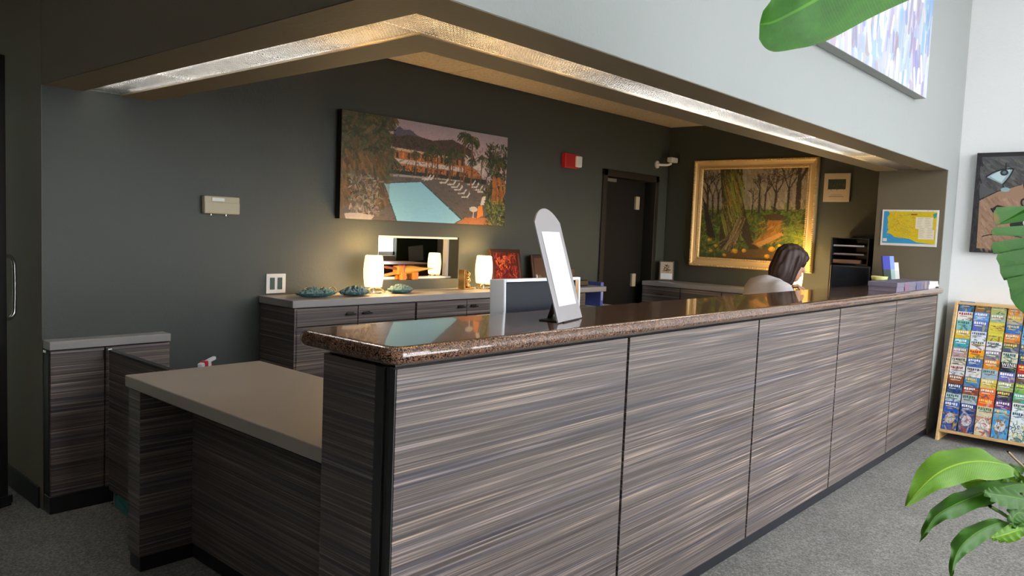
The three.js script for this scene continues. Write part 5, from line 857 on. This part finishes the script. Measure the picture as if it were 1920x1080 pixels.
  for (const [m, n] of [[[[1.52, 1.3, 1.4], [1.75, 1.7, 1.6], [2.05, 1.95, 1.85], [2.3, 1.85, 2.05]], [0, 1, 0]], [[[1.55, 1.2, 1.45], [1.6, 1.7, 1.9], [1.62, 2.0, 2.3], [1.6, 1.95, 2.6]], [0.2, 1, 0]]]) { part('leaf', leafGeo(m, n, lance(0.13, 0.1, 0.6), { fold: 0.1, wave: 0.01 }), M.banana, t); part('petiole', tube([[1.51, 0.4, 1.38], [1.52, 0.8, 1.39], m[0]], 0.013, 20, 8), M.stem, t); }
  const pot = part('pot', lathe([[0, 0], [0.15, 0], [0.17, 0.03], [0.2, 0.38], [0.21, 0.4], [0.21, 0.42], [0.19, 0.42], [0.18, 0.38], [0, 0.38]], 36), mat(rgb(0.22, 0.21, 0.2), 0.5), t); pot.position.set(1.51, 0, 1.385);
  const soil = part('soil', cyl(0.182, 0.182, 0.03, 0, 0.375, 0, 30), mat(rgb(0.02, 0.014, 0.01), 0.95), t); soil.position.set(1.51, 0, 1.385);
}
// ------------------------------------------------------------------ outside the glass door
M.hedge = mat(rgb(0.10, 0.24, 0.03), 0.7, { transmission: 0.3, side: THREE.DoubleSide });
{
  const pos = [], leaf = (x, y, z, s) => {
    const a = rr(0, 6.28), b = rr(-0.9, 0.9), n = V(Math.cos(a) * Math.cos(b), Math.sin(b), Math.sin(a) * Math.cos(b)), u = V(0, 1, 0).cross(n).normalize(), w = n.clone().cross(u);
    const p = (i, j) => [x + u.x * i + w.x * j, y + u.y * i + w.y * j, z + u.z * i + w.z * j];
    pos.push(...p(0, -s), ...p(s * 0.4, 0), ...p(0, s), ...p(0, -s), ...p(0, s), ...p(-s * 0.4, 0));
  };
  for (let i = 0; i < 16000; i++) leaf(rr(-2.6, 0.9), rr(0, 3.4), -5.6 + rr(-0.35, 0.35) * (0.6 + 0.4 * rnd()), rr(0.04, 0.09));
  const g = new THREE.BufferGeometry(); g.setAttribute('position', new THREE.Float32BufferAttribute(pos, 3)); g.computeVertexNormals();
  const t = thing('hedge', 'tall green hedge outside the glass door', 'hedge', [0, -0.14, 0]);
  const f = part('foliage', g, M.hedge, t); f.userData.kind = 'stuff';
  for (let i = 0; i < 12; i++) { const x = -2.5 + i * 0.3; part('stem', tube([[x, 0, -5.6], [x + rr(-0.1, 0.1), 1.2, -5.6 + rr(-0.1, 0.1)], [x + rr(-0.15, 0.15), 3.0, -5.6]], 0.03, 8, 6), mat(rgb(0.16, 0.11, 0.06), 0.9), t); }
}
{ // open glass door, seen almost edge on
  const t = thing('glass_door', 'open glass entrance door with dark stile and steel pull handle', 'door', [-0.114, 0, -2.654], Math.atan2(-0.36, -0.93));
  // local +z runs from the free edge to the hinge side
  part('stile', [rbox(-0.02, 0.02, 0.012, 2.08, 0, 0.05, 0.003)], M.darkMetal, t);
  part('stile', [rbox(-0.02, 0.02, 0.012, 2.08, 0.88, 0.93, 0.003)], M.darkMetal, t);
  part('rail', rbox(-0.02, 0.02, 0.012, 0.11, 0.05, 0.88, 0.003), M.darkMetal, t); part('rail', rbox(-0.02, 0.02, 2.0, 2.08, 0.05, 0.88, 0.003), M.darkMetal, t);
  part('pane', box(-0.004, 0.004, 0.11, 2.0, 0.05, 0.88), M.glass, t);
  part('pull_handle', tube([[-0.02, 1.17, 0.03], [-0.055, 1.17, 0.03], [-0.075, 1.15, 0.03], [-0.08, 1.1, 0.03], [-0.08, 0.95, 0.03], [-0.075, 0.90, 0.03], [-0.055, 0.88, 0.03], [-0.02, 0.88, 0.03]], 0.009, 48, 10), M.chrome, t, 'brushed steel D shaped pull handle');
  part('floor_pivot', [rbox(-0.03, 0.03, 0, 0.012, -0.01, 0.07, 0.003), rbox(-0.035, 0.035, 0.012, 0.05, -0.012, 0.06, 0.004)], M.blackPlastic, t);
}
renderer.render(scene, camera);
